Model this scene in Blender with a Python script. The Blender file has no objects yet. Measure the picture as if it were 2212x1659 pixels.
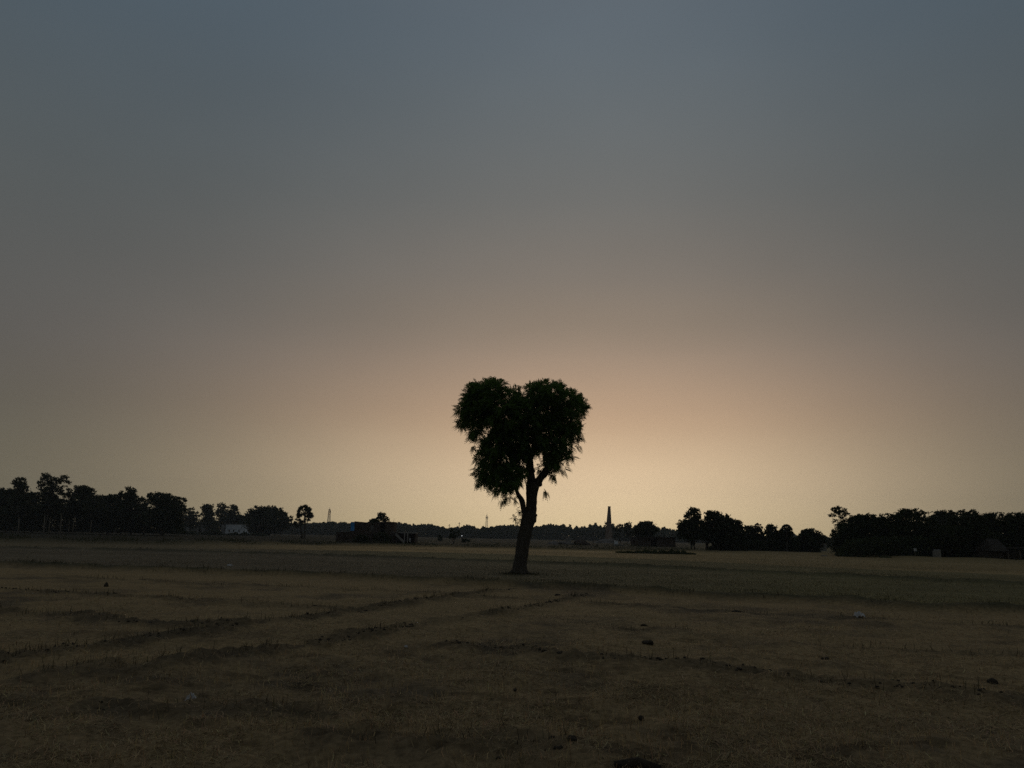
import bpy, bmesh, math, random
import numpy as np
from mathutils import Vector, Matrix

scene = bpy.context.scene
COL = scene.collection
rng = np.random.default_rng(7)
random.seed(7)

# ------------------------------------------------------------------ camera
W, H, F = 2212.0, 1659.0, 1721.5          # photo plane in which positions were measured
CAM_H = 1.9
ROLL = math.radians(1.2)
PITCH = math.atan((1160 - 829.5) / F)
_fwd = np.array([0, math.cos(PITCH), math.sin(PITCH)])
_u0 = np.array([0, -math.sin(PITCH), math.cos(PITCH)])
_r0 = np.array([1.0, 0, 0])
RGT = _r0 * math.cos(ROLL) + _u0 * math.sin(ROLL)
UPV = _u0 * math.cos(ROLL) - _r0 * math.sin(ROLL)
cam_data = bpy.data.cameras.new('camera')
cam_data.sensor_width = 36.0
cam_data.lens = 36.0 * F / W
cam_data.clip_start = 0.05
cam_data.clip_end = 20000
cam = bpy.data.objects.new('camera', cam_data)
COL.objects.link(cam)
cam.matrix_world = Matrix(((RGT[0], UPV[0], -_fwd[0], 0), (RGT[1], UPV[1], -_fwd[1], 0),
                           (RGT[2], UPV[2], -_fwd[2], CAM_H), (0, 0, 0, 1)))
scene.camera = cam

# ------------------------------------------------------------------ sky, sun, exposure
SUN_AZ = math.radians(6.2)
SUN_EL = math.radians(5)
scene.view_settings.view_transform = 'Standard'
scene.view_settings.look = 'None'
scene.view_settings.exposure = 0
scene.view_settings.gamma = 1
scene.view_settings.use_curve_mapping = False
scene.cycles.use_denoising = False
scene.cycles.max_bounces = 5
scene.cycles.diffuse_bounces = 3
scene.cycles.volume_bounces = 0
scene.cycles.transparent_max_bounces = 8


def lin(c):
    out = []
    for v in c:
        v = v / 255.0
        out.append(v / 12.92 if v <= 0.04045 else ((v + 0.055) / 1.055) ** 2.4)
    return (*out, 1.0)


world = bpy.data.worlds.new('World')
scene.world = world
world.use_nodes = True
nt = world.node_tree
nt.nodes.clear()
N = nt.nodes.new
L = nt.links.new


def mth(op, a, b=None, c=None):
    n = N('ShaderNodeMath')
    n.operation = op
    for i, v in enumerate((a, b, c)):
        if v is None:
            continue
        if isinstance(v, (int, float)):
            n.inputs[i].default_value = v
        else:
            L(v, n.inputs[i])
    return n.outputs[0]


def ramp(fac, stops):
    n = N('ShaderNodeValToRGB')
    cr = n.color_ramp
    cr.interpolation = 'B_SPLINE'
    while len(cr.elements) > 1:
        cr.elements.remove(cr.elements[-1])
    cr.elements[0].position = stops[0][0]
    cr.elements[0].color = stops[0][1]
    for p, c in stops[1:]:
        e = cr.elements.new(p)
        e.color = c
    L(fac, n.inputs[0])
    return n.outputs[0]


tc = N('ShaderNodeTexCoord')
sep = N('ShaderNodeSeparateXYZ')
L(tc.outputs['Generated'], sep.inputs[0])
el = mth('DIVIDE', mth('ARCSINE', sep.outputs[2]), math.pi / 2)          # 0..1 over 0..90 degrees
az = mth('ARCTAN2', sep.outputs[0], sep.outputs[1])
sdz = mth('SUBTRACT', az, SUN_AZ)
daz = mth('ABSOLUTE', sdz)
sig = mth('MULTIPLY_ADD', mth('GREATER_THAN', sdz, 0.0), math.radians(-2.2), math.radians(22.6))
wfac = mth('EXPONENT', mth('MULTIPLY', mth('POWER', mth('DIVIDE', daz, sig), 2.0), -1.0))
g = lambda d, *c: (d / 90.0, lin(c))
glow = ramp(el, [g(0, 230, 206, 158), g(1.2, 232, 207, 164), g(3.6, 246, 217, 177), g(6.9, 208, 178, 145),
                 g(9, 195, 164, 134), g(12.6, 162, 142, 124), g(15, 145, 130, 114), g(18.4, 130, 121, 112),
                 g(23.7, 112, 112, 109), g(31, 100, 108, 113), g(37, 93, 104, 114), g(55, 94, 98, 102), g(90, 112, 107, 100)])
side = ramp(el, [g(0, 109, 103, 85), g(3, 102, 98, 84), g(6.5, 92, 90, 80), g(12, 93, 91, 89), g(21, 86, 91, 91),
                 g(30, 79, 90, 98), g(37, 75, 90, 102), g(55, 92, 96, 101), g(90, 112, 107, 100)])
mixn = N('ShaderNodeMix')
mixn.data_type = 'RGBA'
L(wfac, mixn.inputs['Factor'])
L(side, mixn.inputs['A'])
L(glow, mixn.inputs['B'])
# faint layered dust in the air of the sky
mp = N('ShaderNodeMapping')
mp.inputs['Scale'].default_value = (1.6, 1.6, 3.2)
mp.inputs['Rotation'].default_value = (0.0, 0.12, 0.0)
L(tc.outputs['Generated'], mp.inputs[0])
nz = N('ShaderNodeTexNoise')
nz.inputs['Scale'].default_value = 1.3
nz.inputs['Detail'].default_value = 3.0
L(mp.outputs[0], nz.inputs['Vector'])
var = mth('MULTIPLY_ADD', nz.outputs[0], 0.26, 0.87)
mul = N('ShaderNodeVectorMath')
mul.operation = 'SCALE'
L(mixn.outputs['Result'], mul.inputs[0])
L(var, mul.inputs['Scale'])
bg = N('ShaderNodeBackground')
bg.inputs['Strength'].default_value = 1.0
L(mul.outputs[0], bg.inputs['Color'])
wo = N('ShaderNodeOutputWorld')
L(bg.outputs[0], wo.inputs['Surface'])

sl = bpy.data.lights.new('sun', 'SUN')
sl.energy = 0.12
sl.angle = math.radians(25)
sl.color = (1.0, 0.82, 0.6)
so = bpy.data.objects.new('sun', sl)
COL.objects.link(so)
_sd = Vector((math.sin(SUN_AZ) * math.cos(SUN_EL), math.cos(SUN_AZ) * math.cos(SUN_EL), math.sin(SUN_EL)))
so.rotation_euler = (-_sd).to_track_quat('-Z', 'Y').to_euler()

# ------------------------------------------------------------------ helpers


def ray(px, py):
    return _fwd * F + RGT * (px - W / 2) + UPV * (H / 2 - py)


def at(px, py, D):
    """the world point seen at a photo position, at distance D along the ground axis"""
    d = ray(px, py)
    return np.array([0, 0, CAM_H]) + d * (D / d[1])


def hit(px, py, z=0.0):
    d = ray(px, py)
    t = (z - CAM_H) / d[2]
    return np.array([0, 0, CAM_H]) + d * t


def proj(p):
    q = np.asarray(p, float) - np.array([0, 0, CAM_H])
    dep = q @ _fwd
    return W / 2 + F * (q @ RGT) / dep, H / 2 - F * (q @ UPV) / dep


def zoom(x0, y0, s):
    return lambda x, y: ((x0 + x / s) / 1.8228, (y0 + y / s) / 1.8228)


zA = zoom(0, 1800, 3.16)
zB = zoom(700, 1900, 3.6867)
zC = zoom(1250, 1950, 3.6867)
zD = zoom(1700, 1450, 1.9514)
zE = zoom(2150, 1950, 3.6867)
zF = zoom(2600, 1950, 3.16)
zG = zoom(3200, 1950, 2.6587)
zH = zoom(1290, 2030, 6.1444)
ZS = {zA: 3.16, zB: 3.6867, zC: 3.6867, zD: 1.9514, zE: 3.6867, zF: 3.16, zG: 2.6587, zH: 6.1444}


def zr(z, r):
    return r / ZS[z] / 1.8228


def hsh(ix, iy, seed):
    n = (ix.astype(np.int64) * 374761393 + iy.astype(np.int64) * 668265263 + seed * 1442695041) & 0xFFFFFFFF
    n = ((n ^ (n >> 13)) * 1274126177) & 0xFFFFFFFF
    n = n ^ (n >> 16)
    return (n & 0xFFFF) / 65535.0


def vnoise(x, y, s, seed=0):
    x = np.asarray(x) / s
    y = np.asarray(y) / s
    ix = np.floor(x)
    iy = np.floor(y)
    fx = x - ix
    fy = y - iy
    fx = fx * fx * (3 - 2 * fx)
    fy = fy * fy * (3 - 2 * fy)
    a = hsh(ix, iy, seed)
    b = hsh(ix + 1, iy, seed)
    c = hsh(ix, iy + 1, seed)
    d = hsh(ix + 1, iy + 1, seed)
    return (a * (1 - fx) + b * fx) * (1 - fy) + (c * (1 - fx) + d * fx) * fy


def mat(name, color, rough=0.9, noise=None, bump=0.0, attr=None, spec=0.1, transl=0.0):
    m = bpy.data.materials.new(name)
    m.use_nodes = True
    t = m.node_tree
    b = t.nodes['Principled BSDF']
    b.inputs['Roughness'].default_value = rough
    b.inputs['Specular IOR Level'].default_value = spec
    col = None
    if attr:
        a = t.nodes.new('ShaderNodeAttribute')
        a.attribute_name = attr
        col = a.outputs['Color']
    else:
        r = t.nodes.new('ShaderNodeRGB')
        r.outputs[0].default_value = (*color, 1)
        col = r.outputs[0]
    if noise:
        sc, lo, hi = noise
        o = t.nodes.new('ShaderNodeTexCoord')
        n = t.nodes.new('ShaderNodeTexNoise')
        n.inputs['Scale'].default_value = sc
        n.inputs['Detail'].default_value = 6
        n.inputs['Roughness'].default_value = 0.65
        t.links.new(o.outputs['Object'], n.inputs['Vector'])
        mr = t.nodes.new('ShaderNodeMapRange')
        mr.inputs[1].default_value = 0.25
        mr.inputs[2].default_value = 0.75
        mr.inputs[3].default_value = lo
        mr.inputs[4].default_value = hi
        t.links.new(n.outputs[0], mr.inputs[0])
        v = t.nodes.new('ShaderNodeVectorMath')
        v.operation = 'SCALE'
        t.links.new(col, v.inputs[0])
        t.links.new(mr.outputs[0], v.inputs['Scale'])
        col = v.outputs[0]
        if bump:
            bp = t.nodes.new('ShaderNodeBump')
            bp.inputs['Strength'].default_value = bump
            bp.inputs['Distance'].default_value = 0.05
            t.links.new(n.outputs[0], bp.inputs['Height'])
            t.links.new(bp.outputs[0], b.inputs['Normal'])
    t.links.new(col, b.inputs['Base Color'])
    if transl:
        tr = t.nodes.new('ShaderNodeBsdfTranslucent')
        t.links.new(col, tr.inputs['Color'])
        mx = t.nodes.new('ShaderNodeMixShader')
        mx.inputs[0].default_value = transl
        t.links.new(b.outputs[0], mx.inputs[1])
        t.links.new(tr.outputs[0], mx.inputs[2])
        t.links.new(mx.outputs[0], t.nodes['Material Output'].inputs['Surface'])
    return m


def brick_mat(name, c1, c2, mortar, scale=1.0):
    m = bpy.data.materials.new(name)
    m.use_nodes = True
    t = m.node_tree
    b = t.nodes['Principled BSDF']
    b.inputs['Roughness'].default_value = 0.95
    b.inputs['Specular IOR Level'].default_value = 0.05
    o = t.nodes.new('ShaderNodeTexCoord')
    mpn = t.nodes.new('ShaderNodeMapping')
    mpn.inputs['Rotation'].default_value = (math.radians(90), 0, 0)
    t.links.new(o.outputs['Object'], mpn.inputs[0])
    br = t.nodes.new('ShaderNodeTexBrick')
    br.inputs['Color1'].default_value = (*c1, 1)
    br.inputs['Color2'].default_value = (*c2, 1)
    br.inputs['Mortar'].default_value = (*mortar, 1)
    br.inputs['Scale'].default_value = scale
    br.inputs['Mortar Size'].default_value = 0.02
    br.inputs['Brick Width'].default_value = 0.24
    br.inputs['Row Height'].default_value = 0.085
    t.links.new(mpn.outputs[0], br.inputs['Vector'])
    n = t.nodes.new('ShaderNodeTexNoise')
    n.inputs['Scale'].default_value = 0.9
    n.inputs['Detail'].default_value = 5
    t.links.new(o.outputs['Object'], n.inputs['Vector'])
    mr = t.nodes.new('ShaderNodeMapRange')
    mr.inputs[1].default_value = 0.3
    mr.inputs[2].default_value = 0.7
    mr.inputs[3].default_value = 0.6
    mr.inputs[4].default_value = 1.25
    t.links.new(n.outputs[0], mr.inputs[0])
    v = t.nodes.new('ShaderNodeVectorMath')
    v.operation = 'SCALE'
    t.links.new(br.outputs[0], v.inputs[0])
    t.links.new(mr.outputs[0], v.inputs['Scale'])
    t.links.new(v.outputs[0], b.inputs['Base Color'])
    return m


M_FIELD = mat('field_soil', (0, 0, 0), noise=(11.0, 0.5, 1.5), bump=0.9, attr='soil', spec=0.03)
M_STRAW = mat('straw', (0, 0, 0), attr='tint', spec=0.08, transl=0.2)
M_WEED = mat('weed_leaf', (0.045, 0.055, 0.025), spec=0.05, transl=0.25)
M_NEEM = mat('neem_leaf', (0.085, 0.145, 0.032), spec=0.06, rough=0.7, transl=0.45)
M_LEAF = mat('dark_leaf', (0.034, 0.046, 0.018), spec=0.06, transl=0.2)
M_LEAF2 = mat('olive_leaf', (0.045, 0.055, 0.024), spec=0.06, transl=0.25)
M_PALM = mat('palm_leaf', (0.035, 0.042, 0.02), spec=0.06, transl=0.15)
M_BARK = mat('dark_bark', (0.066, 0.058, 0.047), noise=(6.0, 0.5, 1.4), bump=1.0, spec=0.03)
M_PALE = mat('pale_bark', (0.30, 0.27, 0.22), noise=(2.0, 0.6, 1.2), spec=0.05)
M_BRICK = brick_mat('raw_brick', (0.066, 0.042, 0.030), (0.048, 0.034, 0.027), (0.06, 0.052, 0.044))
M_KILN = brick_mat('kiln_brick', (0.24, 0.16, 0.12), (0.18, 0.13, 0.10), (0.2, 0.17, 0.145))
M_PLAST = mat('grey_plaster', (0.20, 0.19, 0.17), noise=(1.2, 0.6, 1.2))
M_WHITE = mat('whitewash', (0.62, 0.66, 0.70), noise=(0.5, 0.55, 1.15))
M_DIRTYW = mat('dirty_whitewash', (0.26, 0.26, 0.25), noise=(0.6, 0.5, 1.2))
M_BLUE = mat('blue_paint', (0.05, 0.24, 0.55), noise=(1.0, 0.7, 1.15))
M_DARK = mat('dark_interior', (0.02, 0.018, 0.016))
M_CONC = mat('concrete', (0.24, 0.23, 0.21), noise=(2.0, 0.7, 1.15))
M_THATCH = mat('thatch', (0.038, 0.034, 0.028), noise=(7.0, 0.5, 1.3), bump=0.8)
M_WOOD = mat('grey_wood', (0.12, 0.10, 0.08), noise=(4.0, 0.6, 1.3))
M_STEELR = mat('red_painted_steel', (0.28, 0.07, 0.05))
M_STEELW = mat('white_painted_steel', (0.45, 0.42, 0.38))
M_STEELG = mat('grey_steel', (0.22, 0.21, 0.20))
M_ASH = mat('pale_ash', (0.16, 0.15, 0.14), noise=(1.5, 0.5, 1.25), bump=0.6)
M_EARTH = mat('dark_earth', (0.05, 0.042, 0.032), noise=(12.0, 0.5, 1.4), bump=0.8)
M_BAG = mat('white_plastic', (0.55, 0.56, 0.57), rough=0.45, noise=(9.0, 0.7, 1.1), spec=0.4, transl=0.3)


def tag(o, label=None, cat=None, group=None, kind=None):
    if label:
        n = len(label.split())
        assert 4 <= n <= 16, label
        o['label'] = label
    if cat:
        o['category'] = cat
    if group:
        o['group'] = group
    if kind:
        o['kind'] = kind
    return o


def empty(name, loc, label, cat, group=None):
    o = bpy.data.objects.new(name, None)
    COL.objects.link(o)
    o.location = [float(v) for v in loc]
    o.empty_display_size = 0.5
    return tag(o, label, cat, group)


def mesh_np(name, V, faces, material, parent=None, k=None, smooth=False, color=None, cname='tint'):
    """V (n,3) world points; faces (m,3) or (m,4)"""
    V = np.asarray(V, np.float32).reshape(-1, 3).copy()
    faces = np.asarray(faces, np.int32)
    if parent is not None:
        V -= np.array(parent.location, np.float32)
        pp = parent.parent
        while pp is not None:
            V -= np.array(pp.location, np.float32)
            pp = pp.parent
    k = faces.shape[1]
    me = bpy.data.meshes.new(name)
    me.vertices.add(len(V))
    me.vertices.foreach_set('co', V.ravel())
    me.loops.add(faces.size)
    me.loops.foreach_set('vertex_index', faces.ravel())
    me.polygons.add(len(faces))
    me.polygons.foreach_set('loop_start', np.arange(0, faces.size, k, dtype=np.int32))
    if smooth:
        me.polygons.foreach_set('use_smooth', np.ones(len(faces), bool))
    if color is not None:
        at_ = me.color_attributes.new(cname, 'FLOAT_COLOR', 'POINT')
        c4 = np.ones((len(V), 4), np.float32)
        c4[:, :3] = color
        at_.data.foreach_set('color', c4.ravel())
    me.update(calc_edges=True)
    me.validate()
    me.materials.append(material)
    o = bpy.data.objects.new(name, me)
    COL.objects.link(o)
    if parent is not None:
        o.parent = parent
    return o


class MB:
    """collects solid pieces (world coordinates) into one mesh"""

    def __init__(s):
        s.bm = bmesh.new()

    def box(s, x0, x1, y0, y1, z0, z1, bevel=0.0, rot=0.0):
        m = Matrix.Translation(((x0 + x1) / 2, (y0 + y1) / 2, (z0 + z1) / 2)) @ Matrix.Rotation(rot, 4, 'Z') @ \
            Matrix.Diagonal((x1 - x0, y1 - y0, z1 - z0, 1))
        r = bmesh.ops.create_cube(s.bm, size=1.0, matrix=m)
        if bevel:
            es = list({e for v in r['verts'] for e in v.link_edges})
            bmesh.ops.bevel(s.bm, geom=es, offset=bevel, segments=1, affect='EDGES')
        return s

    def tube(s, pts, rad, n=8, cap=True, wob=0.0):
        pts = [Vector([float(c) for c in p]) for p in pts]
        rings = []
        for i, p in enumerate(pts):
            a = pts[max(i - 1, 0)]
            b = pts[min(i + 1, len(pts) - 1)]
            d = (b - a).normalized()
            q = d.to_track_quat('Z', 'Y')
            ring = []
            for j in range(n):
                th = 2 * math.pi * j / n
                rr = rad[i] * (1 + (random.uniform(-wob, wob) if wob else 0))
                ring.append(s.bm.verts.new(p + q @ Vector((math.cos(th) * rr, math.sin(th) * rr, 0))))
            rings.append(ring)
        for i in range(len(rings) - 1):
            for j in range(n):
                s.bm.faces.new((rings[i][j], rings[i][(j + 1) % n], rings[i + 1][(j + 1) % n], rings[i + 1][j]))
        if cap:
            s.bm.faces.new(rings[-1])
            s.bm.faces.new(list(reversed(rings[0])))
        return s

    def prism(s, prof, y0, y1):
        """profile of (x, z) pairs extruded from y0 to y1"""
        a = [s.bm.verts.new((x, y0, z)) for x, z in prof]
        b = [s.bm.verts.new((x, y1, z)) for x, z in prof]
        n = len(prof)
        s.bm.faces.new(a)
        s.bm.faces.new(list(reversed(b)))
        for i in range(n):
            s.bm.faces.new((a[i], b[i], b[(i + 1) % n], a[(i + 1) % n]))
        return s

    def blob(s, c, rx, ry, rz, sub=2, amp=0.3, seed=0):
        r = bmesh.ops.create_icosphere(s.bm, subdivisions=sub, radius=1.0)
        rs = np.random.default_rng(seed)
        dirs = rs.normal(size=(9, 3))
        dirs /= np.linalg.norm(dirs, axis=1)[:, None]
        fr = rs.uniform(1.5, 4.5, 9)
        ph = rs.uniform(0, 6.28, 9)
        for v in r['verts']:
            p = np.array(v.co)
            k = 1 + amp * np.mean(np.sin(dirs @ p * fr + ph)) * 2.2
            v.co = Vector((c[0] + p[0] * rx * k, c[1] + p[1] * ry * k, c[2] + p[2] * rz * k))
        return s

    def build(s, name, material, parent=None, smooth=False):
        bmesh.ops.recalc_face_normals(s.bm, faces=s.bm.faces)
        off = Vector((0, 0, 0))
        q = parent
        while q is not None:
            off += q.location
            q = q.parent
        for v in s.bm.verts:
            v.co -= off
        me = bpy.data.meshes.new(name)
        s.bm.to_mesh(me)
        s.bm.free()
        if smooth:
            for p in me.polygons:
                p.use_smooth = True
        me.materials.append(material)
        o = bpy.data.objects.new(name, me)
        COL.objects.link(o)
        if parent is not None:
            o.parent = parent
        return o


# ------------------------------------------------------------------ the ground
def line(*pts):
    P = np.array([hit(*p)[:2] for p in pts])
    return P


B2 = [(-300, 1215), (0, 1222), (233, 1230), (500, 1239), (737, 1247), (870, 1254.5), (1004, 1260.5), (1137, 1268), (1234, 1270), (1337, 1276),
      (1475, 1284), (1588, 1291), (1658, 1294), (1825, 1304), (1941, 1316), (2212, 1326), (2500, 1338)]
B1 = [(-300, 1176), (0, 1184), (433, 1193), (737, 1201.5), (937, 1209), (1137, 1215.5), (1370, 1224.5), (1475, 1229), (1635, 1238), (1808, 1244.5),
      (2075, 1258), (2212, 1262), (2500, 1273)]
B0L = [(-300, 1172), (0, 1179), (400, 1184), (737, 1189), (1104, 1197), (1475, 1211), (1741, 1224), (2212, 1243), (2500, 1254)]
B0 = [(-300, 1166), (0, 1173), (316, 1176), (686, 1178), (961, 1182), (1194, 1188), (1343, 1191), (1485, 1192), (1741, 1196),
      (1975, 1207), (2212, 1214), (2500, 1226)]
TR = [
    ([(-60, 1440), (0, 1428), (127, 1403), (233, 1393), (316, 1381), (417, 1371), (500, 1357), (583, 1343), (667, 1331), (737, 1322), (820, 1311),
      (917, 1297), (1004, 1286), (1054, 1278), (1114, 1274)], 0.20, 1.0),
    ([(60, 1470), (150, 1446), (300, 1452), (427, 1433), (533, 1413), (633, 1399), (737, 1384), (810, 1366), (903, 1349), (1020, 1329), (1113, 1314),
      (1203, 1299), (1260, 1287)], 0.20, 0.9),
    ([(-100, 1268), (0, 1273), (150, 1281), (300, 1291), (467, 1299), (633, 1307), (733, 1311)], 0.22, 0.7),
    ([(-100, 1318), (33, 1324), (183, 1333), (266, 1344), (433, 1353), (500, 1359)], 0.22, 0.9),
    ([(150, 1246), (400, 1258), (683, 1268), (887, 1279), (1037, 1288), (1170, 1294)], 0.2, 0.55),
    ([(1260, 1301), (1475, 1313), (1585, 1319), (1675, 1326), (1848, 1336), (2212, 1356), (2400, 1366)], 0.2, 0.7),
    ([(960, 1402), (1057, 1409), (1154, 1415), (1221, 1424), (1304, 1428), (1475, 1442), (1625, 1456), (1808, 1475), (2042, 1496), (2300, 1520)], 0.22, 0.75),
    ([(1187, 1346), (1470, 1363), (1591, 1376), (1775, 1389), (2212, 1418)], 0.18, 0.5),
    ([(180, 1530), (233, 1532), (433, 1541), (560, 1530), (700, 1560)], 0.2, 0.8),
    ([(737, 1600), (900, 1618), (1100, 1612), (1300, 1640)], 0.25, 0.7),
]


def seg_dist(x, y, P, tmax):
    d = np.full(x.shape, tmax)
    for i in range(len(P) - 1):
        a, b = P[i], P[i + 1]
        lo = np.minimum(a, b) - tmax
        hi = np.maximum(a, b) + tmax
        s = np.where((x > lo[0]) & (x < hi[0]) & (y > lo[1]) & (y < hi[1]))[0]
        if not len(s):
            continue
        ab = b - a
        t = np.clip(((x[s] - a[0]) * ab[0] + (y[s] - a[1]) * ab[1]) / (ab @ ab), 0, 1)
        dd = np.hypot(x[s] - a[0] - t * ab[0], y[s] - a[1] - t * ab[1])
        d[s] = np.minimum(d[s], dd)
    return d


class Bound:
    """distance of a field boundary from the viewpoint as a function of bearing"""

    def __init__(s, pts):
        P = line(*pts)
        s.P = P
        a = np.arctan2(P[:, 0], P[:, 1])
        s.a = a
        s.q = 1.0 / np.hypot(P[:, 0], P[:, 1])

    def inv(s, a):
        return np.interp(a, s.a, s.q)


bB2, bB1, bB0L, bB0 = Bound(B2), Bound(B1), Bound(B0L), Bound(B0)
TRP = [(line(*p), w, k) for p, w, k in TR]


def smooth01(x):
    x = np.clip(x, 0, 1)
    return x * x * (3 - 2 * x)


def ground(x, y, want_color=False):
    x = np.asarray(x, float)
    y = np.asarray(y, float)
    D = np.hypot(x, y)
    a = np.arctan2(x, y)
    z = 0.10 * (vnoise(x, y, 7.0, 1) - 0.5) * np.clip(1 - D / 90, 0, 1)
    f1 = np.clip(1 - (D - 20) / 40, 0, 1)
    z += 0.11 * (vnoise(x, y, 0.9, 2) - 0.5) * f1
    f2 = np.clip(1 - (D - 9) / 16, 0, 1)
    z += 0.085 * (vnoise(x, y, 0.28, 3) - 0.5) * f2
    z += 0.026 * (vnoise(x, y, 0.10, 4) - 0.5) * f2
    dark = np.zeros_like(z)
    for i, (P, w, k) in enumerate(TRP):
        dd = seg_dist(x, y, P, 1.5)
        dd = dd + 0.45 * (vnoise(x, y, 0.8, 20 + i) - 0.5) + 0.25 * (vnoise(x, y, 0.25, 30 + i) - 0.5)
        wob = 0.45 + 0.55 * smooth01((vnoise(x, y, 1.5, 40 + i) * 0.7 + vnoise(x, y, 0.5, 240 + i) * 0.3 - 0.22) * 2.0)
        prof = smooth01(1.25 - dd / (w * 2.3)) * k * wob
        z += prof * (0.03 + 0.13 * (vnoise(x, y, 0.22, 50 + i) - 0.30) + 0.05 * (vnoise(x, y, 0.09, 150 + i) - 0.4))
        dark = np.maximum(dark, prof)
    bund = np.zeros_like(z)
    for j, (b, w, hgt) in enumerate(((bB2, 0.8, 0.22), (bB1, 1.0, 0.2))):
        dd = seg_dist(x, y, b.P, 4.0) + 0.5 * (vnoise(x, y, 1.5, 60 + j) - 0.5)
        pr = smooth01(1 - dd / w)
        z += pr * hgt * (0.7 + 0.6 * vnoise(x, y, 0.7, 62 + j))
        bund = np.maximum(bund, pr)
    dd = seg_dist(x, y, bB0.P, 9.0) + 1.6 * (vnoise(x, y, 4.0, 64) - 0.5)
    pr0 = smooth01(1 - dd / 3.2)
    z += pr0 * 0.34 * (0.5 + vnoise(x, y, 6.0, 65)) * (1 + 0.8 * np.clip(-(a + 0.2) / 0.2, 0, 1))
    if not want_color:
        return z
    q = 1.0 / np.maximum(D, 0.1)
    straw = np.array([0.268, 0.196, 0.104])
    soil = np.array([0.125, 0.098, 0.064])
    c = np.empty((len(x), 3))
    patch = smooth01((vnoise(x, y, 2.6, 70) * 0.5 + vnoise(x, y, 0.9, 71) * 0.35 + vnoise(x, y, 0.3, 72) * 0.3 - 0.12) * 1.7)
    near_soil = np.clip(1.2 - (D - 5) / 9, 0, 1) * 0.25
    mixv = np.clip(patch - near_soil, 0, 1)[:, None]
    c[:] = soil * (1 - mixv) + straw * mixv
    hol_shade = smooth01((vnoise(x * 0.7, y, 0.42, 180) * 0.7 + vnoise(x, y, 0.14, 181) * 0.3 - 0.55) * 5.0) * np.clip(1.2 - D / 24, 0, 1) * smooth01(vnoise(x, y, 3.2, 182) * 2 - 0.3)
    c *= (1 - 0.5 * hol_shade)[:, None]  # shade of small hollows painted into the soil colour, without matching relief
    # the field past the second bund: bare greyish soil on the left, sparse green on the right
    t = np.clip((a + 0.25) / 0.6, 0, 1)[:, None]
    mid = np.array([0.138, 0.115, 0.078]) * (1 - t) + np.array([0.134, 0.119, 0.060]) * t
    mid = mid * (0.62 + 0.30 * vnoise(x * 0.6, y, 3.0, 73) + 0.26 * vnoise(x, y, 0.8, 173) + 0.2 * vnoise(x, y, 0.3, 174))[:, None]
    m2 = smooth01((bB2.inv(a) - q) / (0.0007) + 0.5)[:, None]
    c = c * (1 - m2) + mid * m2
    far1 = np.array([0.155, 0.132, 0.068]) * (0.66 + 0.3 * vnoise(x * 0.5, y, 6.0, 74) + 0.36 * vnoise(x, y, 1.1, 175))[:, None]
    m1 = smooth01((bB1.inv(a) - q) / 0.0006 + 0.5)[:, None] * np.clip((a + 0.35) / 0.3, 0.25, 1)[:, None]
    c = c * (1 - m1) + far1 * m1
    yel = np.array([0.33, 0.235, 0.115]) * (0.66 + 0.34 * vnoise(x * 0.5, y, 9.0, 75) + 0.34 * vnoise(x, y, 1.4, 176))[:, None]
    m0 = smooth01((bB0L.inv(a) - q) / 0.0006 + 0.5)[:, None] * np.clip((a + 0.42) / 0.25, 0.1, 1)[:, None] * np.clip(1.2 - a / 0.42, 0.5, 1)[:, None]
    c = c * (1 - m0) + yel * m0
    st = vnoise(x * 0.15, y, 22.0, 76)[:, None]
    beyond = np.array([0.036, 0.037, 0.023]) * (1 - st) + np.array([0.070, 0.060, 0.037]) * st
    mb = smooth01((bB0.inv(a) - q) / 0.0005 + 0.5)[:, None]
    # dry grass runs on past the boundary on the far right
    rt = np.clip((a - 0.215) / 0.06, 0, 1)[:, None]
    bey_r = np.array([0.145, 0.124, 0.064]) * (0.66 + 0.36 * vnoise(x * 0.5, y, 7.0, 77) + 0.3 * vnoise(x, y, 1.3, 79))[:, None]
    lf = np.clip(1 - (a + 0.30) / 0.22, 0, 1)[:, None]
    beyond = beyond * (1 - 0.35 * lf)
    beyond = beyond * (1 - rt) + bey_r * rt
    c = c * (1 - mb) + beyond * mb
    tr = np.clip(dark * 0.78, 0, 0.66)[:, None]
    c = c * (1 - tr) + np.array([0.062, 0.052, 0.037]) * tr
    bn = (bund * 0.85 * (0.5 + 0.7 * vnoise(x, y, 1.1, 78)))[:, None]
    c = c * (1 - bn) + np.array([0.048, 0.050, 0.030]) * bn
    b0 = (pr0 * 0.7 * np.clip(1.0 - (a - 0.2) / 0.1, 0.15, 1))[:, None]
    c = c * (1 - b0) + np.array([0.045, 0.046, 0.028]) * b0
    return z, c


def gz(x, y):
    return float(ground(np.array([x]), np.array([y]))[0])


_front = np.linspace(-math.radians(42), math.radians(42), 820)
_back = np.linspace(math.radians(42), math.radians(318), 70)[1:-1]
ANG = np.concatenate([_front, _back])
RAD = np.concatenate([np.geomspace(0.4, 4.0, 30)[:-1], np.geomspace(4.0, 42.0, 430)[:-1], np.geomspace(42, 400, 210)[:-1], np.geomspace(400, 6000, 40)])
aa, rr_ = np.meshgrid(ANG, RAD)
gx = (np.sin(aa) * rr_).ravel()
gy = (np.cos(aa) * rr_).ravel()
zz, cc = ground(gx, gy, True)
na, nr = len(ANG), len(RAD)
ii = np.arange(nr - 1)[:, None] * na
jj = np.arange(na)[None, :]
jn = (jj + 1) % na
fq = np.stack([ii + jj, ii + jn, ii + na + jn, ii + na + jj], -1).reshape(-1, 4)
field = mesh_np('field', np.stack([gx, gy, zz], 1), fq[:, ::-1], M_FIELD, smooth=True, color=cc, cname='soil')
tag(field, 'flat harvested field of dry stubble reaching to the horizon', 'field', kind='structure')
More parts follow.
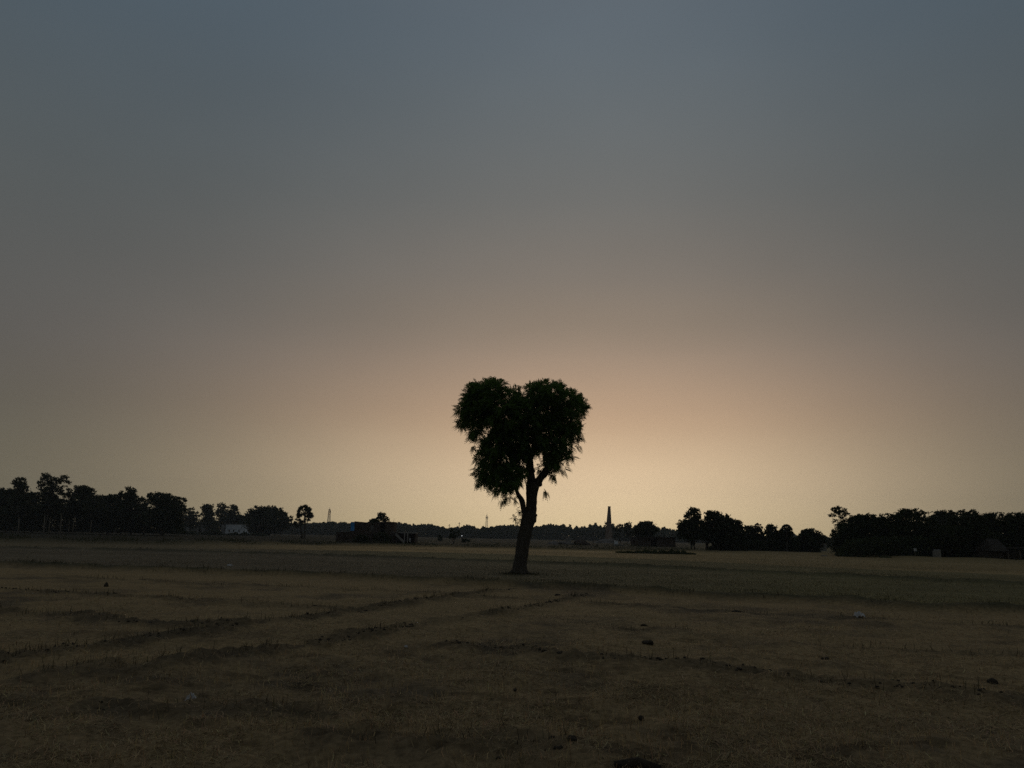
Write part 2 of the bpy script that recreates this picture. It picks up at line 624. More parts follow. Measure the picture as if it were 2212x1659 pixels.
ctr = MB()
_cv = [ctr.bm.verts.new((gx[i], gy[i], zz[i])) for i in range(na)]
ctr.bm.faces.new(_cv)
tag(ctr.build('soil_underfoot', mat('soil_patch', (0.1, 0.09, 0.07), noise=(9.0, 0.7, 1.3))), 'patch of bare soil right below the viewpoint', 'soil', kind='structure')


# ------------------------------------------------------------------ straw and grass on the ground
def blades(name, x, y, length, tilt, width, color, material, label, cat):
    n = len(x)
    z = ground(x, y)
    th = rng.uniform(0, 2 * np.pi, n)
    dx, dy = np.cos(th), np.sin(th)
    hx = np.cos(tilt) * length
    hz = np.sin(tilt) * length
    p0 = np.stack([x, y, z - 0.004], 1)
    p2 = p0 + np.stack([dx * hx, dy * hx, hz + 0.006], 1)
    bend = np.stack([-dy, dx, np.zeros(n)], 1) * (rng.normal(0, 0.12, n) * length)[:, None]
    p1 = (p0 + p2) / 2 + bend + np.stack([np.zeros(n), np.zeros(n), 0.1 * length * np.cos(tilt)], 1)
    side = np.stack([-dy, dx, np.zeros(n)], 1) * (width / 2)[:, None]
    V = np.stack([p0 - side, p0 + side, p1 + side * 0.9, p1 - side * 0.9, p2 + side * 0.35, p2 - side * 0.35], 1).reshape(-1, 3)
    b = np.arange(n)[:, None] * 6
    Fc = np.concatenate([b + np.array([[0, 1, 2, 3]]), b + np.array([[3, 2, 4, 5]])], 0)
    o = mesh_np(name, V, Fc, material, color=np.repeat(color, 6, 0))
    return tag(o, label, cat, kind='stuff')


def polar_pts(n, d0, d1, amax, dens_scale, seed, cut):
    q = rng.uniform(1 / d1, 1 / d0, n * 3)
    D = 1 / q
    a = rng.uniform(-amax, amax, n * 3)
    x, y = np.sin(a) * D, np.cos(a) * D
    k = vnoise(x, y, dens_scale, seed) * 0.6 + vnoise(x, y, dens_scale * 0.3, seed + 1) * 0.4
    keep = k + rng.uniform(-0.15, 0.15, n * 3) > cut
    x, y = x[keep][:n], y[keep][:n]
    dm = np.ones(len(x), bool)
    for i, (P, w, kk) in enumerate(TRP):
        dm &= (seg_dist(x, y, P, 1.2) > w * 1.5) | (rng.uniform(0, 1, len(x)) > 0.75 * kk)
    x, y = x[dm], y[dm]
    return x, y, np.hypot(x, y)


def tints(n, base, dev):
    c = np.array(base)[None, :] * (1 + rng.normal(0, dev, (n, 1)))
    c *= 1 + rng.normal(0, 0.06, (n, 3))
    return np.clip(c, 0.01, 0.6)


sx, sy, sD = polar_pts(70000, 4.0, 26.0, math.radians(40), 1.3, 80, 0.50)
n = len(sx)
blades('loose_straw', sx, sy, rng.uniform(0.04, 0.16, n) * (1 + sD / 40), np.radians(rng.uniform(0, 14, n)), 0.0034 + 0.00030 * sD,
       tints(n, (0.33, 0.25, 0.14), 0.35), M_STRAW, 'loose dry straw lying over the near stubble field', 'straw')
sx, sy, sD = polar_pts(34000, 4.2, 34.0, math.radians(40), 2.4, 84, 0.40)
n = len(sx)
blades('stubble', sx, sy, rng.uniform(0.03, 0.10, n), np.radians(rng.uniform(40, 90, n)), 0.0030 + 0.0003 * sD,
       tints(n, (0.34, 0.25, 0.135), 0.35), M_STRAW, 'short standing stubble of the cut crop in the near field', 'stubble')
# dark tufts along the bunds and the ploughed tracks
tx, ty = [], []
for P, w, dens in [(bB2.P, 0.35, 26), (bB1.P, 0.6, 9)] + [(P, w * 0.9, 14 * k) for P, w, k in TRP]:
    for i in range(len(P) - 1):
        Ls = np.linalg.norm(P[i + 1] - P[i])
        m = int(min(Ls, 60) * dens * 2)
        t = rng.uniform(0, 1, m)[:, None]
        q = P[i] * (1 - t) + P[i + 1] * t + rng.normal(0, w, (m, 2)) * np.array([0.6, 1.0])
        k = vnoise(q[:, 0], q[:, 1], 0.9, 88) > 0.45
        tx.append(q[k, 0])
        ty.append(q[k, 1])
tx, ty = np.concatenate(tx), np.concatenate(ty)
tD = np.hypot(tx, ty)
n = len(tx)
blades('bund_grass', tx, ty, rng.uniform(0.05, 0.17, n), np.radians(rng.uniform(35, 90, n)), 0.004 + 0.00035 * tD,
       tints(n, (0.06, 0.054, 0.032), 0.3), M_STRAW, 'dull dry grass growing along the bunds and plough marks', 'grass')


q_ = rng.uniform(1 / 125, 1 / 30, 48000)
mD = 1 / q_
ma = rng.uniform(-math.radians(38), math.radians(38), len(mD))
mx_, my_ = np.sin(ma) * mD, np.cos(ma) * mD
kk = (bB2.inv(ma) > q_) & (vnoise(mx_ * 0.4, my_, 2.2, 190) * 0.6 + vnoise(mx_, my_, 0.7, 191) * 0.4 > 0.47) & ((bB0.inv(ma) < q_) | (ma > 0.24))
mx_, my_, mD, ma = mx_[kk], my_[kk], mD[kk], ma[kk]
n = len(mx_)
tt_ = np.clip((ma + 0.25) / 0.6, 0, 1)[:, None]
mc = np.array([0.15, 0.122, 0.08]) * (1 - tt_) + np.array([0.140, 0.122, 0.064]) * tt_
mc = mc * np.exp(rng.normal(0.34, 0.36, (n, 1)))
blades('field_grass', mx_, my_, rng.uniform(0.04, 0.11, n), np.radians(rng.uniform(10, 75, n)), 0.006 + 0.00042 * mD,
       mc, M_STRAW, 'sparse short grass over the fields beyond the first bund', 'grass')
# grass left standing round the foot of the lone tree
fb_ = hit(*zD(672, 1580))
n = 900
rad_ = 0.42 + np.abs(rng.normal(0, 0.5, n))
th_ = rng.uniform(0, 2 * np.pi, n)
blades('foot_grass', fb_[0] + np.cos(th_) * rad_, fb_[1] + np.sin(th_) * rad_ * 0.9, rng.uniform(0.04, 0.13, n), np.radians(rng.uniform(20, 90, n)), np.full(n, 0.016),
       tints(n, (0.065, 0.06, 0.035), 0.35), M_STRAW, 'grass left standing round the foot of the lone tree', 'grass')


def leaf_tris(P, size, flat=0.0):
    """random leaf clump triangles at points P with size per point"""
    n = len(P)
    size = np.broadcast_to(size, (n,))[:, None]
    u = rng.normal(size=(n, 3))
    u[:, 2] *= 1 - flat
    u /= np.linalg.norm(u, axis=1)[:, None]
    v = rng.normal(size=(n, 3))
    v -= (v * u).sum(1)[:, None] * u
    v /= np.linalg.norm(v, axis=1)[:, None]
    V = np.stack([P - u * size * 0.6 - v * size * 0.38, P + u * size * 0.75, P - u * size * 0.35 + v * size * 0.45], 1).reshape(-1, 3)
    return V, np.arange(n * 3).reshape(-1, 3)


# weeds on the far boundary bank
P = bB0.P
pts = []
for i in range(len(P) - 1):
    m = int(np.linalg.norm(P[i + 1] - P[i]) * 75)
    t = rng.uniform(0, 1, m)[:, None]
    q = P[i] * (1 - t) + P[i + 1] * t + rng.normal(0, 1.3, (m, 2))
    k = vnoise(q[:, 0], q[:, 1], 5.0, 91) * 0.6 + vnoise(q[:, 0], q[:, 1], 1.6, 92) * 0.4
    s = k > (0.40 if True else 0)
    a_ = np.arctan2(q[:, 0], q[:, 1])
    s &= rng.uniform(0, 1, m) < np.clip(1.0 - (a_ - 0.2) / 0.06, 0.04, 1)
    q, k = q[s], k[s]
    hz = rng.uniform(0, 1, len(q)) ** 1.3 * (k - 0.25) * 1.5
    pts.append(np.column_stack([q, ground(q[:, 0], q[:, 1]) + hz]))
pts = np.concatenate(pts)
V, Fc = leaf_tris(pts, rng.uniform(0.07, 0.19, len(pts)))
tag(mesh_np('bank_weed', V, Fc, M_WEED), 'dark weeds covering the low bank at the far edge of the field', 'weeds', kind='stuff')


# ------------------------------------------------------------------ trees
def crown_points(blobs, D, thick, cover, leaf, squash=1.0, clump=0.5):
    """blobs: (px, py, r px). returns points of a rounded crown built at distance D"""
    out = []
    cx = np.mean([b[0] for b in blobs])
    half = max(max(abs(b[0] - cx) + b[2] for b in blobs), 1)
    for px, py, r in blobs:
        R = r * D / F
        u = min(abs(px - cx) / half, 0.95)
        room = math.sqrt(1 - u * u) * half * D / F * thick
        for dy in (rng.uniform(-0.75, -0.25) * room, rng.uniform(0.1, 0.75) * room):
            c = at(px, py, D)
            c = c + np.array([0, dy, 0])
            nl = max(int(cover * 0.5 * (math.pi * R * R) / (0.30 * leaf * leaf)), 6)
            nc = max(int(nl / 14), 3)
            cd = rng.normal(size=(nc, 3))
            cd /= np.linalg.norm(cd, axis=1)[:, None]
            cr = R * rng.uniform(0.25, 1.0, nc) ** 0.6
            cen = c + cd * cr[:, None] * np.array([1, 1, squash])
            idx = rng.integers(0, nc, nl)
            spread = np.maximum(R * 0.22 * clump * 2, leaf * 0.7)
            out.append(cen[idx] + rng.normal(0, 1, (nl, 3)) * spread * np.array([1, 1, 0.75]) * 0.7)
    p = np.concatenate(out)
    p[:, 2] = np.maximum(p[:, 2], 0.1)
    return p


def tree(name, label, z, blobs, trunks, D, leafpx=3.4, cover=5.6, thick=0.7, mleaf=None, mbark=None, group=None, clump=0.62, branch=True, cat='tree'):
    """trunks: list of ([(x, y)...], r) in zoom coordinates; the first point is the foot"""
    B = [(*z(x, y), zr(z, r)) for x, y, r in blobs]
    if len(B) > 6:
        for bx_, by_, br_ in list(B):
            for _ in range(2):
                th = rng.uniform(-1.1, 1.1)
                B.append((bx_ + math.sin(th) * br_ * 0.92, by_ - math.cos(th) * br_ * 0.92, br_ * rng.uniform(0.14, 0.30)))
    fx, fy = z(*trunks[0][0][0])
    base = at(fx, fy, D)
    base = np.array([base[0], D, 0.0])
    root = empty(name, base, label, cat, group)
    leaf = leafpx * D / F
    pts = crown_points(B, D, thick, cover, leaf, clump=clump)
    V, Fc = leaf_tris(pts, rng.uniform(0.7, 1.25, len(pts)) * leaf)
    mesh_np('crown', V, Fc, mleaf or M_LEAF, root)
    tb = MB()
    for tp, r in trunks:
        P3 = []
        for i, (x, y) in enumerate(tp):
            q = at(*z(x, y), D)
            if i == 0:
                q[2] = -0.15
            P3.append(q)
        rad = np.linspace(1.0, 0.45, len(P3)) * zr(z, r) * D / F
        if len(P3) == 2:
            mid_ = (P3[0] + P3[1]) / 2 + np.array([rng.normal(0, rad[0] * 0.4), rng.normal(0, 0.1), 0])
            P3 = [P3[0], mid_, P3[1]]
            rad = np.array([rad[0], rad.mean(), rad[-1]])
        tb.tube(P3, rad, 8)
    if branch:
        top = at(*z(*trunks[0][0][-1]), D)
        fr = zr(z, trunks[0][1]) * D / F * 0.4
        for k in rng.choice(len(blobs), min(6, len(blobs)), replace=False):
            e = at(B[k][0], B[k][1], D) + np.array([0, rng.normal(0, 0.4), 0])
            mid_ = top * 0.5 + e * 0.5 + rng.normal(0, 0.15, 3)
            tb.tube([top, mid_, e], [fr, fr * 0.7, fr * 0.25], 5)
    tb.build('trunk', mbark or M_BARK, root, smooth=True)
    return root


def D_of(px, py):
    return hit(px, py)[1]


# --- the heart-shaped tree in the middle
TD = D_of(*zD(672, 1578))
tb_ = at(*zD(672, 1578), TD)
neem = empty('heart_shaped_tree', (tb_[0], TD, 0), 'lone leaning tree with heart shaped green crown standing in the open field', 'tree')


def zt(x, y, dy=0.0):
    q = at(*zD(x, y), TD)
    q[1] += dy
    return q


def zw(w):
    return zr(zD, w) * TD / F


trunk = MB()


def limb(pts, n=12, wob=0.05, sub=4):
    """smooth limb through (x, y, width, depth offset)"""
    P = np.array([list(zt(x, y, dy)) for x, y, w, dy in pts])
    R = np.array([zw(w) / 2 for x, y, w, dy in pts])
    t = np.arange(len(P))
    tt = np.linspace(0, len(P) - 1, (len(P) - 1) * sub + 1)
    # Catmull-Rom
    def cr(A):
        A = np.asarray(A, float)
        E = np.concatenate([[2 * A[0] - A[1]], A, [2 * A[-1] - A[-2]]])
        o = []
        for s in tt:
            i = min(int(s), len(A) - 2)
            f = s - i
            p0, p1, p2, p3 = E[i], E[i + 1], E[i + 2], E[i + 3]
            o.append(0.5 * (2 * p1 + (p2 - p0) * f + (2 * p0 - 5 * p1 + 4 * p2 - p3) * f * f + (3 * p1 - p0 - 3 * p2 + p3) * f ** 3))
        return np.array(o)
    PP = cr(P)
    RR = np.maximum(cr(R), 0.012)
    trunk.tube(PP, RR, n, wob=wob)


limb([(672, 1588, 150, 0), (673, 1560, 122, 0), (681, 1490, 102, 0), (694, 1400, 99, 0), (711, 1300, 101, 0), (731, 1210, 104, 0), (748, 1150, 116, 0), (757, 1110, 108, 0)], 16, 0.05, 4)
limb([(752, 1140, 100, 0), (764, 1070, 84, 0), (768, 1000, 84, 0), (772, 930, 96, 0), (778, 880, 102, 0), (775, 850, 80, 0)], 14)
limb([(770, 900, 70, 0), (757, 800, 62, 0.05), (752, 700, 56, 0.1), (735, 600, 44, 0.1), (690, 470, 32, -0.1), (640, 340, 18, -0.3), (610, 260, 9, -0.3)])
limb([(795, 900, 72, 0), (832, 850, 58, -0.1), (868, 800, 52, -0.2), (925, 745, 40, -0.3), (985, 650, 30, -0.3), (1040, 520, 20, -0.2), (1080, 380, 11, 0)])
limb([(745, 740, 42, 0.1), (790, 600, 36, 0.4), (850, 440, 26, 0.6), (890, 300, 15, 0.8), (900, 210, 8, 0.8)])
limb([(722, 1140, 46, 0), (707, 1090, 40, 0.05), (694, 1020, 42, 0.1), (668, 975, 34, 0.2), (650, 930, 26, 0.3), (625, 840, 20, 0.4), (575, 700, 16, 0.6), (500, 560, 11, 0.7), (420, 400, 7, 0.6)])
limb([(735, 620, 34, 0.1), (600, 480, 28, -0.3), (480, 350, 22, -0.6), (400, 230, 12, -0.7), (370, 150, 7, -0.7)])
limb([(650, 930, 20, 0.3), (600, 900, 15, 0.0), (520, 880, 11, -0.3), (430, 850, 6, -0.4)])
limb([(925, 745, 26, -0.3), (985, 720, 17, -0.6), (1060, 690, 8, -0.8)])
limb([(860, 440, 24, 0.6), (970, 360, 18, 0.2), (1080, 300, 11, -0.1), (1150, 260, 6, -0.1)])
limb([(600, 480, 22, -0.3), (450, 430, 15, 0.2), (330, 370, 9, 0.4), (250, 320, 5, 0.5)])
limb([(770, 640, 30, 0.2), (800, 520, 26, -0.7), (760, 400, 18, -1.3), (700, 300, 9, -1.5)])
limb([(770, 640, 26, 0.2), (860, 560, 20, 1.2), (900, 420, 12, 1.9)])
# stubs of cut limbs and burrs
for x, y, w, dx, dyz in ((795, 1160, 44, 18, -6), (838, 888, 40, 30, 0), (788, 785, 30, 18, -4), (700, 1140, 34, -14, 6)):
    trunk.tube([zt(x - dx, y - dyz), zt(x, y), zt(x + dx * 0.35, y + dyz * 0.3)], [zw(w) * 0.62, zw(w) * 0.55, zw(w) * 0.32], 9, wob=0.14)
# root flare
for sx_, w in ((606, 40), (645, 46), (715, 44), (745, 34)):
    trunk.tube([zt(sx_ - (672 - sx_) * 0.25, 1592), zt((sx_ + 672) / 2, 1560, rng.uniform(-0.15, 0.15)), zt(680, 1500)], [zw(w) * 0.35, zw(w) * 0.6, zw(w) * 0.5], 8, wob=0.1)
trunk.build('trunk', M_BARK, neem, smooth=True)

NB = [(850, 620, 62, .1), (885, 700, 50, .2), (820, 560, 60, 0), (905, 620, 60, .1), (690, 850, 38, .5), (700, 780, 40, .4), (350, 220, 110, 0), (690, 230, 60, 0), (430, 540, 50, .3), (360, 220, 120, 0), (470, 170, 95, 0), (300, 300, 90, 0), (420, 320, 130, 0), (255, 400, 62, .2), (520, 125, 45, 0), (330, 470, 62, .3), (240, 310, 50, .1),
      (400, 130, 45, 0), (600, 220, 75, 0), (640, 180, 35, 0), (560, 390, 150, 0), (700, 310, 105, 0), (655, 240, 40, 0),
      (830, 190, 95, 0), (930, 190, 95, 0), (1030, 250, 95, 0), (1110, 300, 80, 0), (880, 330, 160, 0), (1040, 410, 105, 0), (1130, 255, 55, .1), (1158, 312, 34, .1), (925, 775, 46, .4), (965, 700, 56, .3), (835, 770, 34, .4),
      (770, 150, 42, 0), (860, 125, 35, 0), (980, 150, 38, 0), (735, 180, 35, 0),
      (650, 520, 170, 0), (850, 490, 140, 0), (1010, 520, 95, .1), (1095, 470, 60, .2), (1150, 455, 30, .3), (480, 590, 115, .2), (420, 690, 88, .4), (560, 710, 125, .2),
      (440, 810, 90, .6), (370, 790, 46, .7), (380, 880, 40, .8), (560, 860, 100, .6), (640, 840, 75, .4), (500, 930, 48, .8), (590, 970, 40, .8), (630, 1010, 34, .9), (540, 1010, 26, .9),
      (980, 640, 75, .3), (1060, 680, 48, .5), (930, 710, 62, .4), (1000, 770, 34, .8), (910, 810, 42, .7), (950, 820, 26, .8), (1090, 590, 40, .4), (1120, 520, 34, .4),
      (668, 1100, 24, .9), (866, 940, 16, .9), (668, 1170, 20, .9), (640, 1150, 12, .9), (720, 620, 90, 0), (690, 730, 60, .2), (340, 580, 36, .4), (205, 320, 20, .2)]
GAPS = [(432, 470, 15, 15), (418, 520, 12, 22), (846, 664, 16, 20), (800, 748, 12, 16), (798, 830, 16, 34), (750, 590, 22, 26), (735, 650, 14, 18), (693, 740, 10, 10), (566, 183, 13, 9),
        (440, 715, 20, 12), (560, 942, 30, 9), (705, 870, 12, 26), (690, 945, 16, 20), (700, 1060, 12, 60), (1075, 408, 12, 9), (1010, 700, 20, 20), (640, 310, 22, 7), (690, 170, 14, 24), (520, 870, 22, 10)]
fp, fd, fl = [], [], []
crown_c = zt(700, 480)
for x, y, r, droop in NB:
    R = zw(r)
    u = min(abs(x - 700) / 540, 0.95)
    room = math.sqrt(1 - u * u) * zw(400)
    big = r > 60
    for dy in ((rng.uniform(-0.8, -0.4), rng.uniform(-0.25, 0.2), rng.uniform(0.35, 0.8)) if big else (rng.uniform(-0.3, 0.3),)):
        c = zt(x, y, dy * room if y > 60 else 0)
        # keep the apparent place when moved in depth
        c[0] *= (TD + dy * room) / TD
        c[2] = CAM_H + (c[2] - CAM_H) * (TD + dy * room) / TD
        ncl = max(int((R / 0.20) ** 2 * (3.4 if big else (4.8 if droop < 0.35 else 3.2))), 2)
        for _ in range(ncl):
            d = rng.normal(size=3)
            d /= np.linalg.norm(d)
            cc_ = c + d * R * rng.uniform(0.35, 0.95)
            for _k in range(rng.integers(5, 9)):
                q = d * 0.7 + rng.normal(size=3) * 0.55 + np.array([0, 0, 0.12 - 0.75 * droop])
                q /= np.linalg.norm(q)
                fp.append(cc_ + rng.normal(size=3) * 0.05)
                fd.append(q)
                fl.append(rng.uniform(0.20, 0.36))
fp, fd, fl = np.array(fp), np.array(fd), np.array(fl)
gx_, gy_ = proj(fp + fd * fl[:, None] * 0.5)
keep = np.ones(len(fp), bool)
for x, y, rx, ry in GAPS:
    X, Y = zD(x, y)
    keep &= ~((((gx_ - X) / (rx / 3.557)) ** 2 + ((gy_ - Y) / (ry / 3.557)) ** 2 < 1.15) & (rng.uniform(0, 1, len(fp)) < 0.93))
fp, fd, fl = fp[keep], fd[keep], fl[keep]
n = len(fp)
up = np.array([0, 0, 1.0]) + rng.normal(0, 0.35, (n, 3))
sd = np.cross(fd, up)
sd /= np.linalg.norm(sd, axis=1)[:, None]
nm = np.cross(sd, fd)
LV, LF = [], []
K = 5
cnt = 0
for k in range(K + 1):
    t = (k + 0.6) / (K + 0.6)
    mid = fp + fd * (fl * t)[:, None] + np.array([0, 0, -1.0]) * (fl * 0.30 * t * t)[:, None]
    for s in ((-1, 1) if k < K else (0,)):
        ld = (sd * s * 0.85 + fd * (0.55 if s else 1.0) - np.array([0, 0, 0.25]))
        ld /= np.linalg.norm(ld, axis=1)[:, None]
        ll = (fl * 0.36 * (1.0 - 0.45 * abs(t - 0.45)))[:, None]
        ws = np.cross(ld, nm)
        ws /= np.linalg.norm(ws, axis=1)[:, None]
        w = ll * 0.25
        LV.append(np.stack([mid, mid + ld * ll * 0.45 + ws * w, mid + ld * ll, mid + ld * ll * 0.45 - ws * w], 1))
LV = np.concatenate(LV, 0).reshape(-1, 3)
LF = np.arange(len(LV)).reshape(-1, 4)
mesh_np('crown', LV, LF, M_NEEM, neem)
print('neem fronds', n)

# --- left wood
dl = lambda x, y: D_of(*zA(x, y))
LWD = 262.0
GA = 'trees of the wood on the left'
tree('eucalyptus_tree', 'tall eucalyptus with round tuft top, second from the left edge', zA,
     [(255, 305, 52), (215, 335, 32), (315, 390, 33), (265, 360, 45), (245, 410, 50), (245, 520, 85), (280, 640, 90), (220, 600, 80)],
     [([(232, 905), (240, 760), (250, 480)], 9)], LWD, mbark=M_PALE, mleaf=M_LEAF2, group=GA)
tree('broadleaf_tree', 'dense dark tree cut by the left edge of the photo', zA,
     [(60, 460, 70), (10, 470, 70), (140, 470, 75), (30, 600, 140), (140, 590, 110), (90, 720, 130), (160, 790, 90), (-60, 560, 150)],
     [([(70, 900), (75, 600)], 14)], LWD + 14, group=GA)
tree('broadleaf_tree', 'low dark tree filling the dip between the two tallest eucalyptus trees', zA,
     [(400, 520, 75), (350, 510, 60), (450, 500, 60), (380, 640, 120), (440, 760, 110), (340, 780, 100)],
     [([(395, 905), (400, 620)], 13)], LWD + 16, group=GA)
tree('eucalyptus_tree', 'tallest eucalyptus with open clumped crown showing sky through it', zA,
     [(590, 240, 42), (562, 275, 36), (498, 325, 26), (512, 372, 24), (640, 285, 40), (610, 345, 48), (680, 335, 36), (650, 405, 50), (555, 425, 45), (600, 470, 70),
      (740, 300, 26), (790, 258, 24), (822, 254, 16), (842, 318, 22), (805, 370, 9), (715, 395, 40), (752, 438, 28), (718, 285, 22), (620, 560, 80)],
     [([(545, 930), (560, 720), (605, 420)], 9), ([(600, 470), (700, 330), (790, 265)], 4)], LWD - 4, mbark=M_PALE, mleaf=M_LEAF2, group=GA, cover=3.2, clump=0.35, thick=0.5)
tree('eucalyptus_tree', 'eucalyptus with slim pale stem just right of the tallest one', zA,
     [(640, 540, 80), (660, 640, 90), (600, 640, 80), (700, 560, 60)], [([(610, 925), (630, 720), (650, 560)], 8)], LWD - 2, mbark=M_PALE, mleaf=M_LEAF2, group=GA)
tree('eucalyptus_tree', 'thin eucalyptus with long pale stem and sparse crown on the wood edge', zA,
     [(850, 435, 40), (800, 468, 30), (885, 480, 42), (840, 530, 45), (780, 590, 60), (880, 610, 60), (800, 680, 60)],
     [([(752, 920), (775, 650), (810, 450)], 10)], LWD - 3, mbark=M_PALE, mleaf=M_LEAF2, group=GA, cover=3.0, clump=0.4)
tree('eucalyptus_tree', 'small eucalyptus whose short pale stem shows between two longer stems', zA,
     [(870, 640, 70), (850, 700, 60), (890, 560, 45)], [([(860, 915), (864, 760), (870, 640)], 6)], LWD, mbark=M_PALE, mleaf=M_LEAF2, group=GA)
tree('eucalyptus_tree', 'round topped eucalyptus with sloping pale stem, highest right of the wispy one', zA,
     [(1010, 420, 55), (1085, 405, 45), (1130, 445, 45), (1050, 470, 75), (960, 470, 45), (985, 385, 18), (1000, 580, 105), (940, 640, 80), (1100, 560, 90)],
     [([(905, 925), (930, 740), (1000, 500)], 9)], LWD, mbark=M_PALE, mleaf=M_LEAF2, group=GA)
tree('eucalyptus_tree', 'low crowned eucalyptus with the rightmost pale stem of the wood', zA,
     [(1200, 545, 65), (1130, 620, 95), (1230, 640, 80), (1180, 700, 90)], [([(1122, 920), (1145, 780), (1170, 600)], 8)], LWD - 1, mbark=M_PALE, mleaf=M_LEAF2, group=GA)
tree('broadleaf_tree', 'wide flat topped tree in the middle of the left wood', zA,
     [(1290, 530, 52), (1380, 525, 55), (1230, 530, 40), (1300, 610, 100), (1430, 580, 80), (1350, 740, 130), (1240, 760, 110)],
     [([(1340, 925), (1345, 640)], 14)], LWD + 10, group=GA)
tree('broadleaf_tree', 'narrow dark tree with small knob top left of the pointed tree', zA,
     [(1500, 455, 30), (1505, 500, 42), (1520, 590, 70), (1500, 700, 100), (1490, 810, 80)], [([(1505, 930), (1505, 600)], 10)], LWD + 5, group=GA)
tree('broadleaf_tree', 'pointed dark tree rising above its neighbours in the left wood', zA,
     [(1622, 405, 28), (1600, 450, 42), (1650, 460, 48), (1625, 530, 80), (1690, 540, 55), (1640, 680, 110), (1590, 800, 90), (1700, 790, 90)],
     [([(1630, 935), (1630, 600)], 12)], LWD + 4, group=GA)
tree('broadleaf_tree', 'small loose tree in the gap before the big round crown', zA,
     [(1785, 515, 30), (1835, 560, 34), (1780, 610, 70), (1800, 730, 105), (1760, 820, 80)], [([(1790, 940), (1790, 640)], 10)], LWD + 2, group=GA, cover=3.2)
tree('mango_tree', 'big round crown with small sky holes at the right end of the wood', zA,
     [(1945, 500, 65), (2050, 510, 60), (2120, 560, 55), (2165, 525, 38), (1890, 490, 38), (2000, 610, 120), (2240, 545, 45), (2130, 670, 110), (1950, 760, 120), (2100, 800, 100), (2230, 660, 80)],
     [([(2020, 945), (2020, 650)], 20)], LWD - 6, group=GA)

GB = 'trees round the white building'
tree('broadleaf_tree', 'loose olive tree above the low grey house', zB,
     [(200, 420, 50), (110, 410, 36), (255, 465, 52), (160, 520, 85), (240, 580, 85), (60, 520, 80)], [([(180, 735), (185, 520)], 12)], 470, mleaf=M_LEAF2, group=GB, cover=3.4)
tree('broadleaf_tree', 'square shouldered tree in front of the left end of the white building', zB,
     [(415, 370, 52), (385, 355, 34), (470, 370, 40), (430, 460, 80), (485, 470, 45), (420, 560, 80), (510, 630, 75), (460, 590, 70)], [([(500, 730), (480, 560)], 13)], 470, group=GB)
tree('eucalyptus_tree', 'ragged tree with detached tufts behind the white building', zB,
     [(605, 345, 24), (660, 328, 18), (600, 412, 9), (700, 370, 36), (650, 415, 50), (580, 470, 45), (700, 490, 85), (640, 560, 80)], [([(660, 735), (650, 500)], 9)], 505, mleaf=M_LEAF2, group=GB, cover=3.4)
tree('broadleaf_tree', 'smooth rounded tree above the right half of the white building', zB,
     [(812, 365, 42), (780, 400, 38), (832, 415, 38), (800, 490, 65), (870, 550, 80), (770, 570, 80)], [([(810, 735), (808, 500)], 10)], 505, group=GB)
tree('broadleaf_tree', 'low bushy tree between the white building and the big dome', zB,
     [(900, 510, 40), (945, 530, 50), (1000, 470, 30), (960, 600, 70)], [([(940, 735), (940, 580)], 10)], 500, group=GB)
tree('banyan_tree', 'broad dome shaped tree left of the palm', zB,
     [(1200, 415, 62), (1320, 410, 62), (1100, 470, 75), (1430, 440, 68), (1530, 490, 58), (1605, 530, 38), (1250, 520, 125), (1400, 550, 125), (1130, 590, 105), (1545, 590, 62),
      (1300, 640, 90), (1450, 640, 80), (1040, 540, 55), (1200, 680, 65), (1360, 680, 60), (1560, 660, 40), (1100, 680, 60)],
     [([(1310, 770), (1300, 640), (1300, 520)], 34)], D_of(*zB(1310, 770)), group=GB, thick=0.8, cover=7.5, clump=0.8)


# --- palms
def palm(name, label, z, cx, cy, r, foot, D, trunk_w, nf=34, group=None, droopy=0.35):
    fx, fy = z(*foot)
    b = at(fx, fy, D)
    root = empty(name, (b[0], D, 0), label, 'palm tree', group)
    c = at(*z(cx, cy), D)
    R = zr(z, r) * D / F
    V, Fc = [], []
    k = 0
    for i in range(nf):
        th = rng.uniform(0, 2 * np.pi)
        ph = math.asin(rng.uniform(-0.42, 0.98))
        d = np.array([math.cos(th) * math.cos(ph), math.sin(th) * math.cos(ph), math.sin(ph)])
        stalk = R * rng.uniform(0.45, 0.62)
        tip0 = c + d * stalk + np.array([0, 0, -droopy * R * 0.15])
        sdv = np.cross(d, rng.normal(size=3))
        sdv /= np.linalg.norm(sdv)
        # leaf stalk
        w = R * 0.02
        V += [c - sdv * w, c + sdv * w, tip0 + sdv * w, tip0 - sdv * w]
        Fc.append((k, k + 1, k + 2, k + 3))
        k += 4
        # fan of pointed segments
        m = 9
        for j in range(m):
            f = (j / (m - 1) - 0.5) * 2
            a_ = f * 1.35
            dd = d * math.cos(a_) + sdv * math.sin(a_) + np.array([0, 0, -droopy * 0.5])
            ln = R * 0.46 * (1 - 0.25 * abs(f))
            wv = np.cross(dd, np.cross(d, sdv))
            wv /= np.linalg.norm(wv) + 1e-9
            V += [tip0, tip0 + dd * ln * 0.6 + wv * ln * 0.15, tip0 + dd * ln, tip0 + dd * ln * 0.6 - wv * ln * 0.15]
            Fc.append((k, k + 1, k + 2, k + 3))
            k += 4
    mesh_np('crown', np.array(V), np.array(Fc), M_PALM, root)
    rt = zr(z, trunk_w) * D / F / 2
    f0 = np.array([b[0], D, -0.15])
    tp = [f0 * (1 - t) + c * t + np.array([0.15 * math.sin(t * 3), 0, 0]) for t in np.linspace(0, 1, 7)]
    MB().tube(tp, [rt * 1.35, rt * 1.1, rt, rt, rt, rt * 0.95, rt * 0.8], 9, wob=0.06).build('trunk', M_BARK, root)
    return root


